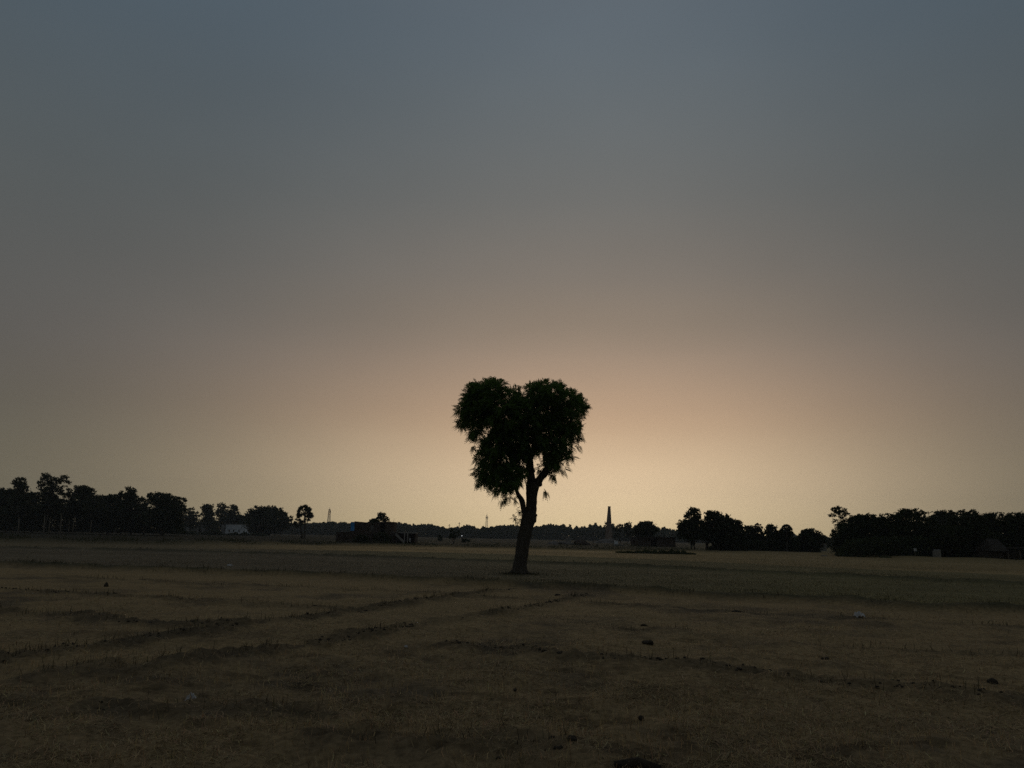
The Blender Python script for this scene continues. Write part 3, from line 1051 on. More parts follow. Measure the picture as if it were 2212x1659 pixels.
PD = D_of(*zB(1835, 812))
palm('palmyra_palm', 'tall fan palm with round head standing alone left of the brick house', zB, 1842, 440, 140, (1838, 812), PD, 26, nf=58, droopy=0.25)
tree('slim_tree', 'slim stemmed low tree whose stem stands against the lone fan palm', zB,
     [(1750, 560, 38), (1700, 575, 34), (1790, 580, 36), (1880, 555, 34), (1720, 620, 40)], [([(1803, 815), (1795, 700), (1770, 590)], 18)], PD + 1.5, leafpx=3.0, cover=3.2)

# --- behind and around the brick house
HD = D_of(*zC(880, 690))
tree('windswept_tree', 'feathery tree leaning right behind the roof of the brick house', zC,
     [(915, 275, 24), (890, 310, 30), (940, 300, 26), (965, 290, 22), (950, 340, 30), (1000, 335, 22), (1015, 360, 22), (910, 350, 30), (975, 370, 30), (880, 335, 18)],
     [([(940, 640), (940, 500), (930, 350)], 8)], HD + 30, mleaf=M_LEAF2, leafpx=2.8, cover=3.0, clump=0.4)
tree('broadleaf_tree', 'dark low tree showing between the two upper rooms of the brick house', zC,
     [(830, 370, 36), (870, 385, 34), (780, 375, 24), (770, 410, 28), (840, 430, 60), (780, 460, 50)], [([(820, 640), (825, 440)], 8)], HD + 26, leafpx=2.8)
SD = D_of(*zC(1780, 668))
tree('young_tree', 'small spindle shaped young tree in the open field', zC,
     [(1780, 585, 16), (1785, 610, 24), (1775, 635, 26), (1790, 645, 18)], [([(1783, 668), (1782, 600)], 6)], SD, leafpx=2.6, cover=3.6, thick=0.9, branch=False)
SD2 = D_of(*zC(1975, 700))
tree('thin_tree', 'thin open tree with few leaf tufts beside the lit lamp', zC,
     [(1950, 522, 18), (1990, 545, 15), (2020, 550, 12), (2055, 530, 14), (1940, 570, 20), (1965, 600, 32), (1925, 620, 18), (1995, 610, 22), (2050, 580, 12)],
     [([(1980, 700), (1975, 620), (1960, 540)], 6), ([(1975, 640), (2010, 580), (2050, 535)], 3), ([(1975, 640), (1940, 580)], 3)], SD2, leafpx=2.4, cover=2.6, clump=0.4, thick=0.8, branch=False)
tree('bush', 'low wide bush right of the lit lamp', zC,
     [(2110, 655, 22), (2150, 650, 24), (2190, 658, 24), (2130, 665, 22)], [([(2150, 690), (2150, 660)], 8)], D_of(*zC(2150, 688)), leafpx=2.4, branch=False, cat='bush')

# --- around the brick kiln
KD = D_of(*zE(1440, 742))
tree('mango_tree', 'compact round tree behind the low brick sheds', zE,
     [(1440, 420, 40), (1390, 430, 40), (1510, 430, 42), (1350, 480, 55), (1460, 480, 80), (1560, 480, 50), (1310, 500, 42), (1590, 500, 36), (1400, 550, 80), (1520, 550, 60), (1340, 550, 50)],
     [([(1400, 730), (1430, 560)], 22)], KD + 12)
tree('eucalyptus_tree', 'thin hazy tree with holed crown just right of the chimney', zE,
     [(1190, 425, 36), (1160, 440, 30), (1215, 440, 28), (1190, 490, 55), (1170, 560, 65), (1230, 560, 55)], [([(1190, 690), (1190, 480)], 8)], 420, mleaf=M_LEAF2, leafpx=3.0, cover=3.0)
tree('eucalyptus_tree', 'very sparse tree showing sky, left of the holed hazy crown', zE,
     [(1070, 450, 26), (1040, 465, 20), (1100, 460, 22), (1080, 500, 28), (1050, 520, 30), (990, 500, 40), (1030, 570, 60)], [([(1075, 690), (1075, 480)], 6)], 430, mleaf=M_LEAF2, leafpx=2.6, cover=2.0)
tree('slim_tree', 'small tufted tree touching the left side of the chimney', zE,
     [(870, 408, 18), (860, 440, 14), (880, 470, 22), (870, 540, 40)], [([(870, 690), (868, 440)], 6)], 440, leafpx=2.6, cover=2.8)

# --- right of the kiln
FD = D_of(*zF(600, 690))
tree('mango_tree', 'bushy tree with separate flat tuft on top, left of the big clump', zF,
     [(400, 195, 38), (450, 208, 34), (350, 235, 36), (330, 270, 22), (480, 262, 34), (420, 280, 50), (300, 355, 55), (240, 385, 36), (350, 420, 100), (450, 380, 90), (300, 480, 75), (400, 520, 80), (480, 480, 80)],
     [([(432, 682), (430, 520)], 18), ([(383, 672), (400, 540)], 10)], FD)
tree('mango_tree', 'large stepped crown descending right, biggest of the middle right trees', zF,
     [(608, 235, 42), (650, 235, 34), (705, 260, 48), (640, 310, 85), (820, 285, 40), (760, 335, 82), (880, 335, 42), (955, 370, 52), (860, 430, 105), (700, 460, 120), (960, 450, 65),
      (600, 490, 100), (800, 540, 90), (950, 540, 80), (560, 400, 70), (1000, 430, 40)],
     [([(580, 684), (600, 540)], 22), ([(655, 690), (660, 560)], 22), ([(725, 690), (720, 560)], 16)], FD + 3)
tree('broadleaf_tree', 'low rounded tree below the small palm head', zF,
     [(1075, 420, 30), (1130, 425, 40), (1100, 500, 85), (1200, 480, 75), (1255, 520, 52), (1180, 570, 80), (1060, 580, 70)], [([(1130, 695), (1140, 540)], 12)], FD + 10)
palm('palmyra_palm', 'small palm head above low trees, nearer the big stepped crown', zF, 1222, 385, 66, (1222, 690), FD + 8, 12, nf=30, droopy=0.8, group='palms on the right')
tree('flat_topped_tree', 'flat topped tree with layered crown between the two palms', zF,
     [(1345, 398, 28), (1380, 395, 28), (1420, 410, 26), (1330, 465, 30), (1385, 470, 50), (1440, 500, 60), (1370, 530, 60)], [([(1395, 700), (1390, 470)], 9)], FD + 6, clump=0.35)
palm('palmyra_palm', 'shaggy palm with drooping fronds right of the flat topped tree', zF, 1565, 415, 84, (1570, 700), FD + 4, 16, nf=44, droopy=0.9, group='palms on the right')
tree('broadleaf_tree', 'dark shrubby tree at the foot of the shaggy palm', zF,
     [(1560, 470, 60), (1600, 500, 48), (1510, 500, 60), (1560, 570, 90), (1640, 590, 50), (1470, 580, 70)], [([(1545, 700), (1550, 560)], 12)], FD + 7)
tree('mango_tree', 'separate round tree left of the gap in the tree line', zF,
     [(1880, 470, 50), (1820, 475, 50), (1800, 530, 65), (1940, 495, 50), (1985, 555, 52), (1880, 570, 110), (1755, 520, 32), (1780, 600, 60), (1960, 620, 60)], [([(1880, 705), (1880, 560)], 14)], FD + 6)
palm('palmyra_palm', 'tiny distant palm in the gap of the tree line', zF, 2125, 505, 26, (2128, 640), 330, 5, nf=18)
tree('broadleaf_tree', 'small far tree low in the gap beside the tiny palm', zF,
     [(2060, 525, 22), (2085, 550, 22), (2050, 570, 30), (2110, 580, 30), (2140, 590, 30), (2080, 620, 40)], [([(2080, 660), (2080, 560)], 6)], 320, mleaf=M_LEAF2, leafpx=2.6)

GD = D_of(*zG(400, 640))
GDR = D_of(*zG(2100, 690))
GG = 'trees of the orchard on the right'
gd = lambda x, e=0: GD + (GDR - GD) * (x - 400) / 1700 + e
tree('clumped_tree', 'thin tree of separate leaf clumps above the left end of the orchard', zG,
     [(265, 137, 18), (215, 155, 19), (200, 215, 18), (300, 160, 32), (338, 203, 22), (268, 200, 28), (242, 270, 16), (330, 285, 32), (380, 270, 24), (290, 325, 32), (310, 235, 20), (250, 160, 16)],
     [([(290, 635), (285, 400), (272, 180)], 7), ([(285, 300), (200, 220)], 3), ([(283, 340), (375, 270)], 3)], gd(290, 8), leafpx=3.2, cover=3.6, clump=0.4, thick=0.6, group=GG)
tree('mango_tree', 'leftmost sloping crown of the orchard below the clumped tree', zG,
     [(450, 250, 48), (515, 232, 38), (580, 245, 45), (480, 330, 100), (350, 395, 90), (290, 460, 70), (560, 380, 120), (420, 500, 120), (300, 560, 70), (255, 400, 24)], [([(430, 640), (440, 500)], 22)], gd(430, 4), group=GG)
tree('mango_tree', 'low crown with one small sprig on top in the orchard', zG,
     [(700, 262, 40), (770, 275, 44), (742, 212, 11), (700, 340, 95), (780, 420, 115), (700, 520, 110), (640, 300, 60)], [([(720, 655), (725, 520)], 22)], gd(720, 5), group=GG)
tree('mango_tree', 'tallest crown with ragged top and a few sky holes in the orchard', zG,
     [(855, 240, 48), (940, 196, 42), (970, 172, 26), (1035, 190, 44), (1090, 215, 46), (980, 295, 105), (900, 380, 110), (1080, 360, 85), (960, 520, 120), (1050, 480, 100)], [([(970, 665), (975, 520)], 24)], gd(970, 3), group=GG)
tree('mango_tree', 'narrow crown ending in a small horn beside the tallest orchard crown', zG,
     [(1168, 182, 18), (1204, 240, 30), (1190, 290, 62), (1150, 400, 95), (1220, 440, 90), (1180, 540, 90)], [([(1180, 668), (1180, 500)], 16)], gd(1180, 6), group=GG)
tree('mango_tree', 'paler flat crown standing further back in the orchard', zG,
     [(1310, 205, 36), (1360, 200, 36), (1410, 200, 36), (1460, 215, 36), (1360, 280, 90), (1440, 300, 80), (1290, 290, 70)], [([(1370, 640), (1370, 400)], 12)], gd(1370, 60), mleaf=M_LEAF2, group=GG)
tree('mango_tree', 'smooth domed crown right of the paler flat crown', zG,
     [(1600, 196, 44), (1535, 256, 40), (1660, 225, 50), (1600, 320, 115), (1710, 290, 80), (1560, 440, 120), (1700, 450, 120), (1450, 420, 100), (1380, 440, 100), (1480, 540, 100), (1330, 520, 80)], [([(1600, 680), (1605, 500)], 24)], gd(1600, 4), group=GG)
tree('mango_tree', 'flat topped crown behind the thatched hut', zG,
     [(1800, 236, 28), (1850, 226, 36), (1928, 205, 26), (1965, 262, 24), (1880, 300, 95), (1850, 420, 110), (1790, 350, 80), (1830, 560, 100)], [([(1860, 685), (1865, 500)], 20)], gd(1860, 8), group=GG)
tree('mango_tree', 'rightmost crown cut by the edge of the photo', zG,
     [(2060, 246, 26), (2125, 202, 18), (2190, 230, 48), (2100, 300, 100), (2200, 330, 100), (2000, 340, 80), (2060, 430, 100), (2290, 260, 80), (2280, 400, 120)], [([(2150, 690), (2150, 500)], 22)], gd(2150, 10), group=GG)


# ------------------------------------------------------------------ woods and undergrowth nobody could count
def thicket(name, label, top, bot, D0, D1, nleaf, leafpx, material, seed):
    """leaf mass between two photo profiles, spread over a depth range"""
    top = np.array(top)
    bot = np.array(bot)
    px = rng.uniform(top[0, 0], top[-1, 0], nleaf)
    D = rng.uniform(D0, D1, nleaf)
    ty_ = np.interp(px, top[:, 0], top[:, 1])
    # uneven outline of rounded crowns
    spk = np.where(px > 1230, 1.5, 0.8) if seed == 109 else 0.8
    ty_ = ty_ + spk * (7.0 * (vnoise(px, D * 0.004, 7.0, seed) - 0.5) + 5.0 * (vnoise(px, D * 0.006, 2.8, seed + 1) - 0.5))
    edge = np.clip(np.minimum(px - top[0, 0], top[-1, 0] - px) / 26.0, 0, 1)
    kp = rng.uniform(0, 1, nleaf) < np.clip(edge * 1.3 + 0.03, 0, 1)
    px, D, ty_, edge = px[kp], D[kp], ty_[kp], edge[kp]
    nleaf = len(px)
    ty_ = np.interp(px, bot[:, 0], bot[:, 1]) * (1 - edge ** 0.6) + ty_ * edge ** 0.6
    by_ = np.interp(px, bot[:, 0], bot[:, 1])
    py = ty_ + (by_ - ty_) * rng.uniform(0, 1, nleaf)
    P_ = np.array([at(a_, b_, d_) for a_, b_, d_ in zip(px, py, D)])
    P_[:, 2] = np.maximum(P_[:, 2], 0.05)
    V, Fc = leaf_tris(P_, rng.uniform(0.6, 1.3, nleaf) * leafpx * D / F)
    return tag(mesh_np(name, V, Fc, material), label, 'woodland', kind='stuff')


def zl(z, *pts):
    return [z(*p) for p in pts]


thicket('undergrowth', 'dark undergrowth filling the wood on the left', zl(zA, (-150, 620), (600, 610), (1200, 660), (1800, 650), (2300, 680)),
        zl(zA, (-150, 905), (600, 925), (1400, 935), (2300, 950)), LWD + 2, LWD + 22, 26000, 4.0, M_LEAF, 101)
thicket('undergrowth', 'dark hedge and shrubs behind the white building', zl(zB, (-60, 560), (400, 590), (650, 560), (900, 560), (1060, 620)),
        zl(zB, (-60, 730), (1060, 735)), 512, 540, 6000, 3.6, M_LEAF, 103)
thicket('undergrowth', 'dark shrubs under the middle right trees', zl(zF, (560, 600), (900, 560), (1500, 560), (2000, 610)),
        zl(zF, (560, 690), (2000, 705)), FD + 4, FD + 16, 12000, 3.4, M_LEAF, 105)
thicket('undergrowth', 'dark undergrowth filling the orchard on the right', zl(zG, (230, 480), (800, 430), (1600, 430), (2350, 400)),
        zl(zG, (230, 640), (1000, 668), (1600, 685), (2350, 698)), GDR + 6, GD + 14, 26000, 4.4, M_LEAF, 107)
thicket('hedge', 'low dark hedge along the foot of the white building', zl(zB, (-120, 716), (300, 718), (520, 700), (690, 742), (980, 746), (1300, 738)),
        zl(zB, (-120, 765), (1300, 768)), 380, 388, 9000, 2.6, M_LEAF, 113)
FARTOP = zl(zB, (1050, 600), (1400, 590), (1620, 590), (1800, 600), (2000, 580), (2200, 590)) + zl(zC, (60, 400), (160, 392), (260, 405), (400, 400), (480, 420), (700, 430), (1000, 450), (1130, 435), (1190, 385), (1230, 405), (1350, 420),
      (1450, 440), (1530, 430), (1610, 420), (1700, 440), (1850, 485), (1920, 465), (2060, 470), (2180, 430)) + \
    zl(zD, (300, 1212), (360, 1228), (480, 1222), (570, 1205), (640, 1205), (760, 1210), (840, 1215), (900, 1200), (960, 1205)) + \
    zl(zE, (60, 420), (110, 440), (160, 435), (240, 435), (310, 455), (360, 475), (440, 440), (520, 460), (600, 445), (650, 460), (700, 418), (740, 430), (800, 445), (850, 470), (960, 450), (1030, 470), (1120, 460),
       (1260, 480), (1400, 500), (1640, 510), (1700, 480), (1790, 480), (1810, 520), (1900, 520), (2010, 540)) + zl(zF, (1000, 520), (1650, 500), (1720, 520), (2060, 540), (2200, 550)) + zl(zG, (300, 400), (520, 400))
FARBOT = [(p[0], 1160 + (p[0] - W / 2) * math.tan(ROLL) + 3.2) for p in FARTOP]
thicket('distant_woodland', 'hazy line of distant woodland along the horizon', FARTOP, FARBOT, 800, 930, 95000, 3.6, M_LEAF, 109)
# land-level scrub in front of the woods
thicket('scrub', 'low scrub at the foot of the brick sheds and mounds', zl(zE, (1000, 820), (1300, 812), (1440, 790), (1500, 815), (1700, 805), (1900, 800), (2000, 815), (2180, 850)),
        zl(zE, (1000, 840), (1500, 855), (2180, 872)), D_of(*zE(1500, 850)), D_of(*zE(1500, 850)) + 9, 6500, 2.8, M_WEED, 111)


# ------------------------------------------------------------------ buildings
class Front:
    """boxes measured on a facade plane at distance D"""

    def __init__(s, z, D):
        s.z, s.D = z, D

    def X(s, x, y):
        return float(at(*s.z(x, y), s.D)[0])

    def Z(s, x, y):
        return max(float(at(*s.z(x, y), s.D)[2]), -0.1)

    def rect(s, x0, y0, x1, y1):
        ym, xm = (y0 + y1) / 2, (x0 + x1) / 2
        return s.X(x0, ym), s.X(x1, ym), s.Z(xm, y1), s.Z(xm, y0)

    def box(s, mb, x0, y0, x1, y1, front=0.0, depth=3.0, ground_=False, bevel=0.0):
        a, b, c, d = s.rect(x0, y0, x1, y1)
        if ground_:
            c = -0.1
        mb.box(a, b, s.D + front, s.D + front + depth, c, d, bevel)
        return mb


# brick house with unfinished upper rooms
fh = Front(zH, HD)
bx = fh.X(1000, 640)
house = empty('brick_house', (bx, HD, 0), 'unfinished brick house with two upper rooms and blue painted corner', 'house')


def ragged(mb, f, x0, x1, ytop, ybot, front, depth, steps, seed):
    """a wall whose top course is broken: stepped columns"""
    rs = np.random.default_rng(seed)
    xs = np.linspace(x0, x1, steps + 1)
    prof = []
    for i in range(steps):
        y = ytop[0] + (ytop[1] - ytop[0]) * i / max(steps - 1, 1) + rs.uniform(-9, 9)
        prof += [(f.X(xs[i], y), f.Z((x0 + x1) / 2, y)), (f.X(xs[i + 1], y) - 0.002, f.Z((x0 + x1) / 2, y))]
    zb = f.Z((x0 + x1) / 2, ybot)
    prof = [(prof[0][0], zb)] + prof + [(prof[-1][0], zb)]
    mb.prism(prof, f.D + front, f.D + front + depth)


fh.box(MB(), 440, 398, 1700, 650, 0, 7.0, True, 0.03).build('ground_floor', M_BRICK, house)
fh.box(MB(), 1690, 404, 2125, 428, 0.6, 6.0).build('porch_slab', M_CONC, house)
b = MB()
fh.box(b, 175, 402, 436, 645, 1.2, 5.0, True, 0.03)
b.build('side_block', M_BRICK, house)
b = MB()
ragged(b, fh, 640, 968, (150, 168), 400, 0.5, 5.0, 11, 3)
fh.box(b, 545, 152, 639, 400, 0.5, 5.0)
w1 = b.build('upper_room', M_BRICK, house)
w1['label'] = 'upper room with broken top courses and blue corner'
fh.box(MB(), 550, 158, 640, 366, 0.44, 0.06).build('blue_panel', M_BLUE, w1)
b = MB()
fh.box(b, 1116, 152, 1262, 398, 0.5, 5.0)
fh.box(b, 1372, 150, 1592, 398, 0.5, 5.0)
fh.box(b, 1263, 150, 1371, 176, 0.5, 5.0)
w2 = b.build('upper_room', M_BRICK, house)
w2['label'] = 'upper room with a tall open doorway'
fh.box(MB(), 1263, 177, 1371, 398, 1.6, 0.1).build('doorway', M_DARK, w2)
fh.box(MB(), 972, 232, 1112, 398, 2.4, 0.3).build('parapet', M_PLAST, house)
for x, y in ((785, 430), (1095, 437), (1440, 446)):
    fh.box(MB(), x - 24, y - 9, x + 24, y + 9, -0.03, 0.06).build('vent', M_DARK, house)
# staircase against the right wall
st = MB()
ns = 11
for i in range(ns):
    x0 = 1655 + (1865 - 1655) * i / ns
    y0 = 432 + (628 - 432) * i / ns
    a_, b_, c_, d_ = fh.rect(x0, y0, x0 + 19.1, 645)
    st.box(a_, b_ - 0.004, HD - 1.25, HD - 0.01, max(d_ - 0.55, -0.1), d_)
st.build('staircase', M_CONC, house)
for x in (1856, 1932):
    fh.box(MB(), x - 13, 430, x + 13, 648, 0.1, 0.35, True).build('column', M_CONC, house)
b = MB()
fh.box(b, 1700, 430, 2115, 648, 5.2, 0.3, True)
fh.box(b, 2092, 430, 2118, 648, 0.9, 4.2, True)
fh.box(b, 1975, 430, 2090, 648, 3.2, 1.9, True)
b.build('porch_wall', M_BRICK, house)
rod = MB()
p0 = at(*zH(1582, 150), HD)
p0[1] = HD + 0.8
p1 = at(*zH(1600, 62), HD)
p1[1] = HD + 0.8
rod.tube([p0 - np.array([0, 0, .3]), p1], [0.03, 0.02], 6)
rod.build('reinforcing_rod', M_STEELG, house)
sk = MB()
c_ = at(*zH(1988, 592), HD)
sk.blob((c_[0], HD + 0.3, max(c_[2], 0.3)), 0.16, 0.14, 0.42, 2, 0.25, 5)
tag(sk.build('white_sack', M_BAG, smooth=True), 'white sack standing under the porch of the brick house', 'sack')
tree('bush', 'dark bush before the brick house under the blue corner', zH,
     [(720, 560, 50), (800, 530, 60), (880, 540, 60), (950, 580, 50), (760, 610, 45), (860, 610, 45), (660, 600, 40)], [([(830, 652), (830, 600)], 14)], HD - 2.2, leafpx=2.4, branch=False, cat='bush', thick=0.4)
tree('bush', 'taller green bush before the brick house near the staircase', zH,
     [(1180, 500, 60), (1260, 470, 60), (1340, 480, 64), (1430, 520, 60), (1500, 570, 46), (1220, 580, 60), (1330, 580, 60), (1430, 600, 44), (1130, 580, 44)], [([(1310, 654), (1310, 600)], 14)],
     HD - 2.6, leafpx=2.4, mleaf=M_WEED, branch=False, cat='bush', thick=0.4)

# white building
WD = 480.0
fw = Front(zB, WD)
wb = empty('white_building', (fw.X(830, 725), WD, 0), 'long whitewashed building with three small windows among trees', 'building')
fw.box(MB(), 694, 606, 984, 727, 0, 8.0, True).build('wall', M_WHITE, wb)
fw.box(MB(), 688, 601, 990, 606, -0.3, 8.6).build('roof', M_CONC, wb)
fw.box(MB(), 612, 608, 690, 727, 1.5, 6.0, True).build('side_wing', M_DIRTYW, wb)
for x in (747, 812, 889):
    w = fw.box(MB(), x - 9, 684, x + 9, 714, -0.04, 0.12).build('window', M_DARK, wb)
    q = MB()
    fw.box(q, x - 11, 714, x + 11, 717, -0.12, 0.2)
    q.build('sill', M_CONC, w)
gh = empty('grey_house', (fw.X(400, 712), WD, 0), 'low grey house half hidden by trees left of the white building', 'house')
fw.box(MB(), 312, 612, 492, 718, 3.0, 6.0, True).build('wall', M_DIRTYW, gh)
fw.box(MB(), 306, 607, 498, 612, 2.6, 6.8).build('roof', M_CONC, gh)
fw.box(MB(), 372, 650, 398, 716, 2.94, 0.2, True).build('door', M_DARK, gh)
cw = empty('compound_wall', (fw.X(200, 690), WD, 0), 'short weathered wall left of the low grey house', 'wall')
fw.box(MB(), 112, 650, 292, 712, 1.0, 0.3, True).build('wall_panel', M_DIRTYW, cw)
fw.box(MB(), 108, 646, 296, 650, 0.9, 0.5).build('coping', M_CONC, cw)

# kiln chimney
CD = D_of(*zE(908, 695))
ch = empty('brick_chimney', (float(at(*zE(908, 695), CD)[0]), CD, 0), 'tall tapering brick kiln chimney on the horizon right of the tree', 'chimney')
cz = np.array(at(*zE(918, 160), CD))
cb = MB()
bxx = float(ch.location[0])
hw0, hw1 = zr(zE, 52) * CD / F, zr(zE, 18) * CD / F
prof = [(690, 60), (560, 47), (400, 36), (250, 25), (178, 18.5)]
zs, ws, xs = [], [], []
for y, w in prof:
    q = at(*zE(908 + (918 - 908) * (695 - y) / 535, y), CD)
    zs.append(float(q[2]))
    xs.append(float(q[0]))
    ws.append(zr(zE, w) * CD / F)
zs[0] = -0.2
cb.tube([(x, CD, zv) for x, zv in zip(xs, zs)], ws, 16)
cb.build('shaft', M_KILN, ch, smooth=False)
MB().tube([(xs[-1], CD, zs[-1] - 0.002), (float(cz[0]), CD, float(cz[2]))], [hw1 * 1.12, hw1 * 1.1], 16).build('rim', M_KILN, ch)

# low brick sheds right of the chimney
fk = Front(zE, KD)
ks = empty('brick_shed', (fk.X(1400, 742), KD, 0), 'dark low brick shed with flat roof below the compact round tree', 'shed')
fk.box(MB(), 1262, 626, 1524, 744, 0, 5, True).build('wall', M_BRICK, ks)
fk.box(MB(), 1246, 604, 1536, 626, -0.5, 6.0).build('roof', M_THATCH, ks)
ks2 = empty('brick_shed', (fk.X(1720, 742), KD, 0), 'long brick shed with open doorway left of the trees', 'shed')
b = MB()
fk.box(b, 1614, 618, 1888, 744, 0.8, 5, True)
fk.box(b, 1546, 618, 1566, 744, 0.8, 5, True)
b.build('wall', M_BRICK, ks2)
fk.box(MB(), 1567, 618, 1613, 744, 1.9, 0.2, True).build('doorway', M_DARK, ks2)
fk.box(MB(), 1540, 602, 1896, 617.6, 0.3, 6.0).build('roof', M_THATCH, ks2)

fs = Front(zE, 330)
s3 = empty('small_shed', (fs.X(322, 645), 330, 0), 'tiny pale shed before the distant woodland', 'shed')
fs.box(MB(), 288, 604, 358, 660, 0, 3, True).build('wall', M_PLAST, s3)
fs.box(MB(), 280, 598, 366, 604, -0.3, 3.6).build('roof', M_CONC, s3)
s4 = empty('white_hut', (fs.X(988, 668), 330, 0), 'small hut with bright white front at the foot of the chimney', 'hut')
fs.box(MB(), 968, 652, 1006, 690, -8, 3, True).build('wall', M_WHITE, s4)
fs.box(MB(), 964, 647, 1010, 652, -8.3, 3.6).build('roof', M_CONC, s4)


# mounds of ash and brick rubble round the kiln
def mound(name, label, z, x, y, rx, ry, cat, material, seed, D=None, group=None):
    px, py = z(x, y + ry)
    D = D or D_of(px, py)
    c = at(px, py, D)
    sc = D / F
    b = MB()
    b.blob((c[0], D + zr(z, rx) * sc * 0.5, 0.0), zr(z, rx) * sc, zr(z, rx) * sc * 0.55, zr(z, ry) * sc * 1.5, 3, 0.6, seed)
    return tag(b.build(name, material, smooth=True), label, cat, group)


GM = 'ash mounds at the kiln'
mound('ash_mound', 'long pale ash mound just right of the tree trunk', zE, 90, 690, 78, 26, 'mound', M_ASH, 11, group=GM)
mound('ash_mound', 'low pale ash mound between the tree trunk and the dark post', zE, 300, 690, 110, 24, 'mound', M_ASH, 12, group=GM)
mound('rubble_mound', 'dark brick rubble heap left of the dark post', zE, 530, 690, 120, 34, 'mound', M_BRICK, 13, group=GM)
mound('ash_mound', 'pale ash mound at the base of the chimney', zE, 860, 695, 150, 26, 'mound', M_ASH, 14, D=CD - 12, group=GM)
mound('ash_mound', 'grey ash mound between the chimney and the brick shed', zE, 1060, 705, 90, 28, 'mound', M_ASH, 15, group=GM)
pd = D_of(*zE(686, 738))
ps = empty('dark_post', (float(at(*zE(686, 738), pd)[0]), pd, 0), 'dark upright post standing among the pale mounds', 'post')
q0 = at(*zE(686, 738), pd)
q1 = at(*zE(684, 655), pd)
MB().tube([(q0[0], pd, -0.1), (q0[0] + 0.02, pd, q1[2] * 0.55), (q1[0], pd, q1[2])], [0.20, 0.17, 0.13], 8, wob=0.12).build('shaft', M_WOOD, ps)
mb_ = MB()
c_ = at(*zE(742, 730), pd)
mb_.box(c_[0] - 0.22, c_[0] + 0.22, pd, pd + 0.4, -0.05, 0.42, 0.05)
mb_.box(c_[0] - 0.16, c_[0] + 0.18, pd + 0.03, pd + 0.35, 0.42, 0.55, 0.03)
tag(mb_.build('brick_pile', M_BRICK), 'small square pile of bricks right of the dark post', 'bricks')


# telecom towers
def tower(label, z, top, foot_x, D, w0, w1, bands, group):
    tq = at(*z(*top), D)
    root = empty('lattice_tower', (float(tq[0]), D, 0), label, 'tower', group)
    hgt = float(tq[2])
    x0 = float(tq[0])
    nb = 12
    zs_ = np.linspace(0, hgt * 0.93, nb + 1)
    hw = lambda zz_: w0 + (w1 - w0) * zz_ / hgt
    secs = {}
    for i in range(nb):
        a_, b_ = zs_[i], zs_[i + 1]
        ca = [(x0 + sx_ * hw(a_), D + sy_ * hw(a_), a_) for sx_, sy_ in ((-1, -1), (1, -1), (1, 1), (-1, 1))]
        cb_ = [(x0 + sx_ * hw(b_), D + sy_ * hw(b_), b_) for sx_, sy_ in ((-1, -1), (1, -1), (1, 1), (-1, 1))]
        mb = secs.setdefault(i // 3, MB())
        for k in range(4):
            mb.tube([ca[k], cb_[k]], [0.16, 0.15], 5)
            mb.tube([ca[k], cb_[(k + 1) % 4]], [0.09, 0.09], 4)
            mb.tube([ca[(k + 1) % 4], cb_[k]], [0.09, 0.09], 4)
            mb.tube([cb_[k], cb_[(k + 1) % 4]], [0.09, 0.09], 4)
    for i, mb in secs.items():
        mb.build('lattice_section', bands[i % len(bands)], root)
    MB().tube([(x0, D, hgt * 0.9), (x0, D, hgt)], [0.28, 0.14], 6).build('mast_tip', bands[0], root)
    for k in range(3):
        th = k * 2.1 + 0.4
        r_ = hw(hgt * 0.86) + 0.5
        ab = MB()
        ab.box(x0 + math.cos(th) * r_ - .25, x0 + math.cos(th) * r_ + .25, D + math.sin(th) * r_ - .15, D + math.sin(th) * r_ + .15, hgt * 0.80, hgt * 0.88, rot=0)
        ab.build('antenna', M_STEELW, root)


tower('red and white lattice tower left of the brick house', zC, (178, 175), 165, 960, 2.4, 0.6, [M_STEELW, M_STEELR], 'telecom towers')
tower('pale lattice tower with aerials just left of the tree', zD, (424, 1120), 420, 960, 2.0, 0.6, [M_STEELW, M_STEELW], 'telecom towers')


def pole(label, z, x, y, D, r=0.12):
    q = at(*z(x, y), D)
    root = empty('utility_pole', (float(q[0]), D, 0), label, 'pole', 'poles before the distant woodland')
    MB().tube([(q[0], D, -0.2), (q[0], D, q[2])], [r * 1.3, r], 7).build('shaft', M_STEELG, root)
    MB().box(q[0] - 0.7, q[0] + 0.7, D - 0.3, D - 0.14, q[2] - 0.75, q[2] - 0.6).build('crossarm', M_STEELG, root)


pole('taller of two thin poles rising from the distant woodland', zC, 2060, 395, 470, 0.17)
pole('shorter of two thin poles rising from the distant woodland', zC, 1915, 420, 470, 0.14)

# lit lamp in the field
ld_ = D_of(*zC(2097, 690))
q = at(*zC(2097, 588), ld_)
lamp = empty('field_lamp', (float(q[0]), ld_, 0), 'small lit white lamp on thin post beside the thin open tree', 'lamp')
MB().tube([(q[0], ld_ + 0.06, -0.1), (q[0], ld_ + 0.06, q[2] + 0.1)], [0.022, 0.018], 6).build('post', M_WOOD, lamp)
m_l = bpy.data.materials.new('lit_lamp')
m_l.use_nodes = True
_b = m_l.node_tree.nodes['Principled BSDF']
_b.inputs['Base Color'].default_value = (0.8, 0.8, 0.8, 1)
_b.inputs['Emission Color'].default_value = (0.92, 0.96, 1.0, 1)
_b.inputs['Emission Strength'].default_value = 1.6
bl = MB()
bl.blob((q[0], ld_, q[2]), 0.07, 0.06, 0.08, 2, 0.0, 1)
bl.build('bulb', m_l, lamp, smooth=True)
MB().tube([(q[0], ld_, q[2] + 0.075), (q[0], ld_, q[2] + 0.14)], [0.07, 0.03], 8).build('cap', M_STEELG, lamp)

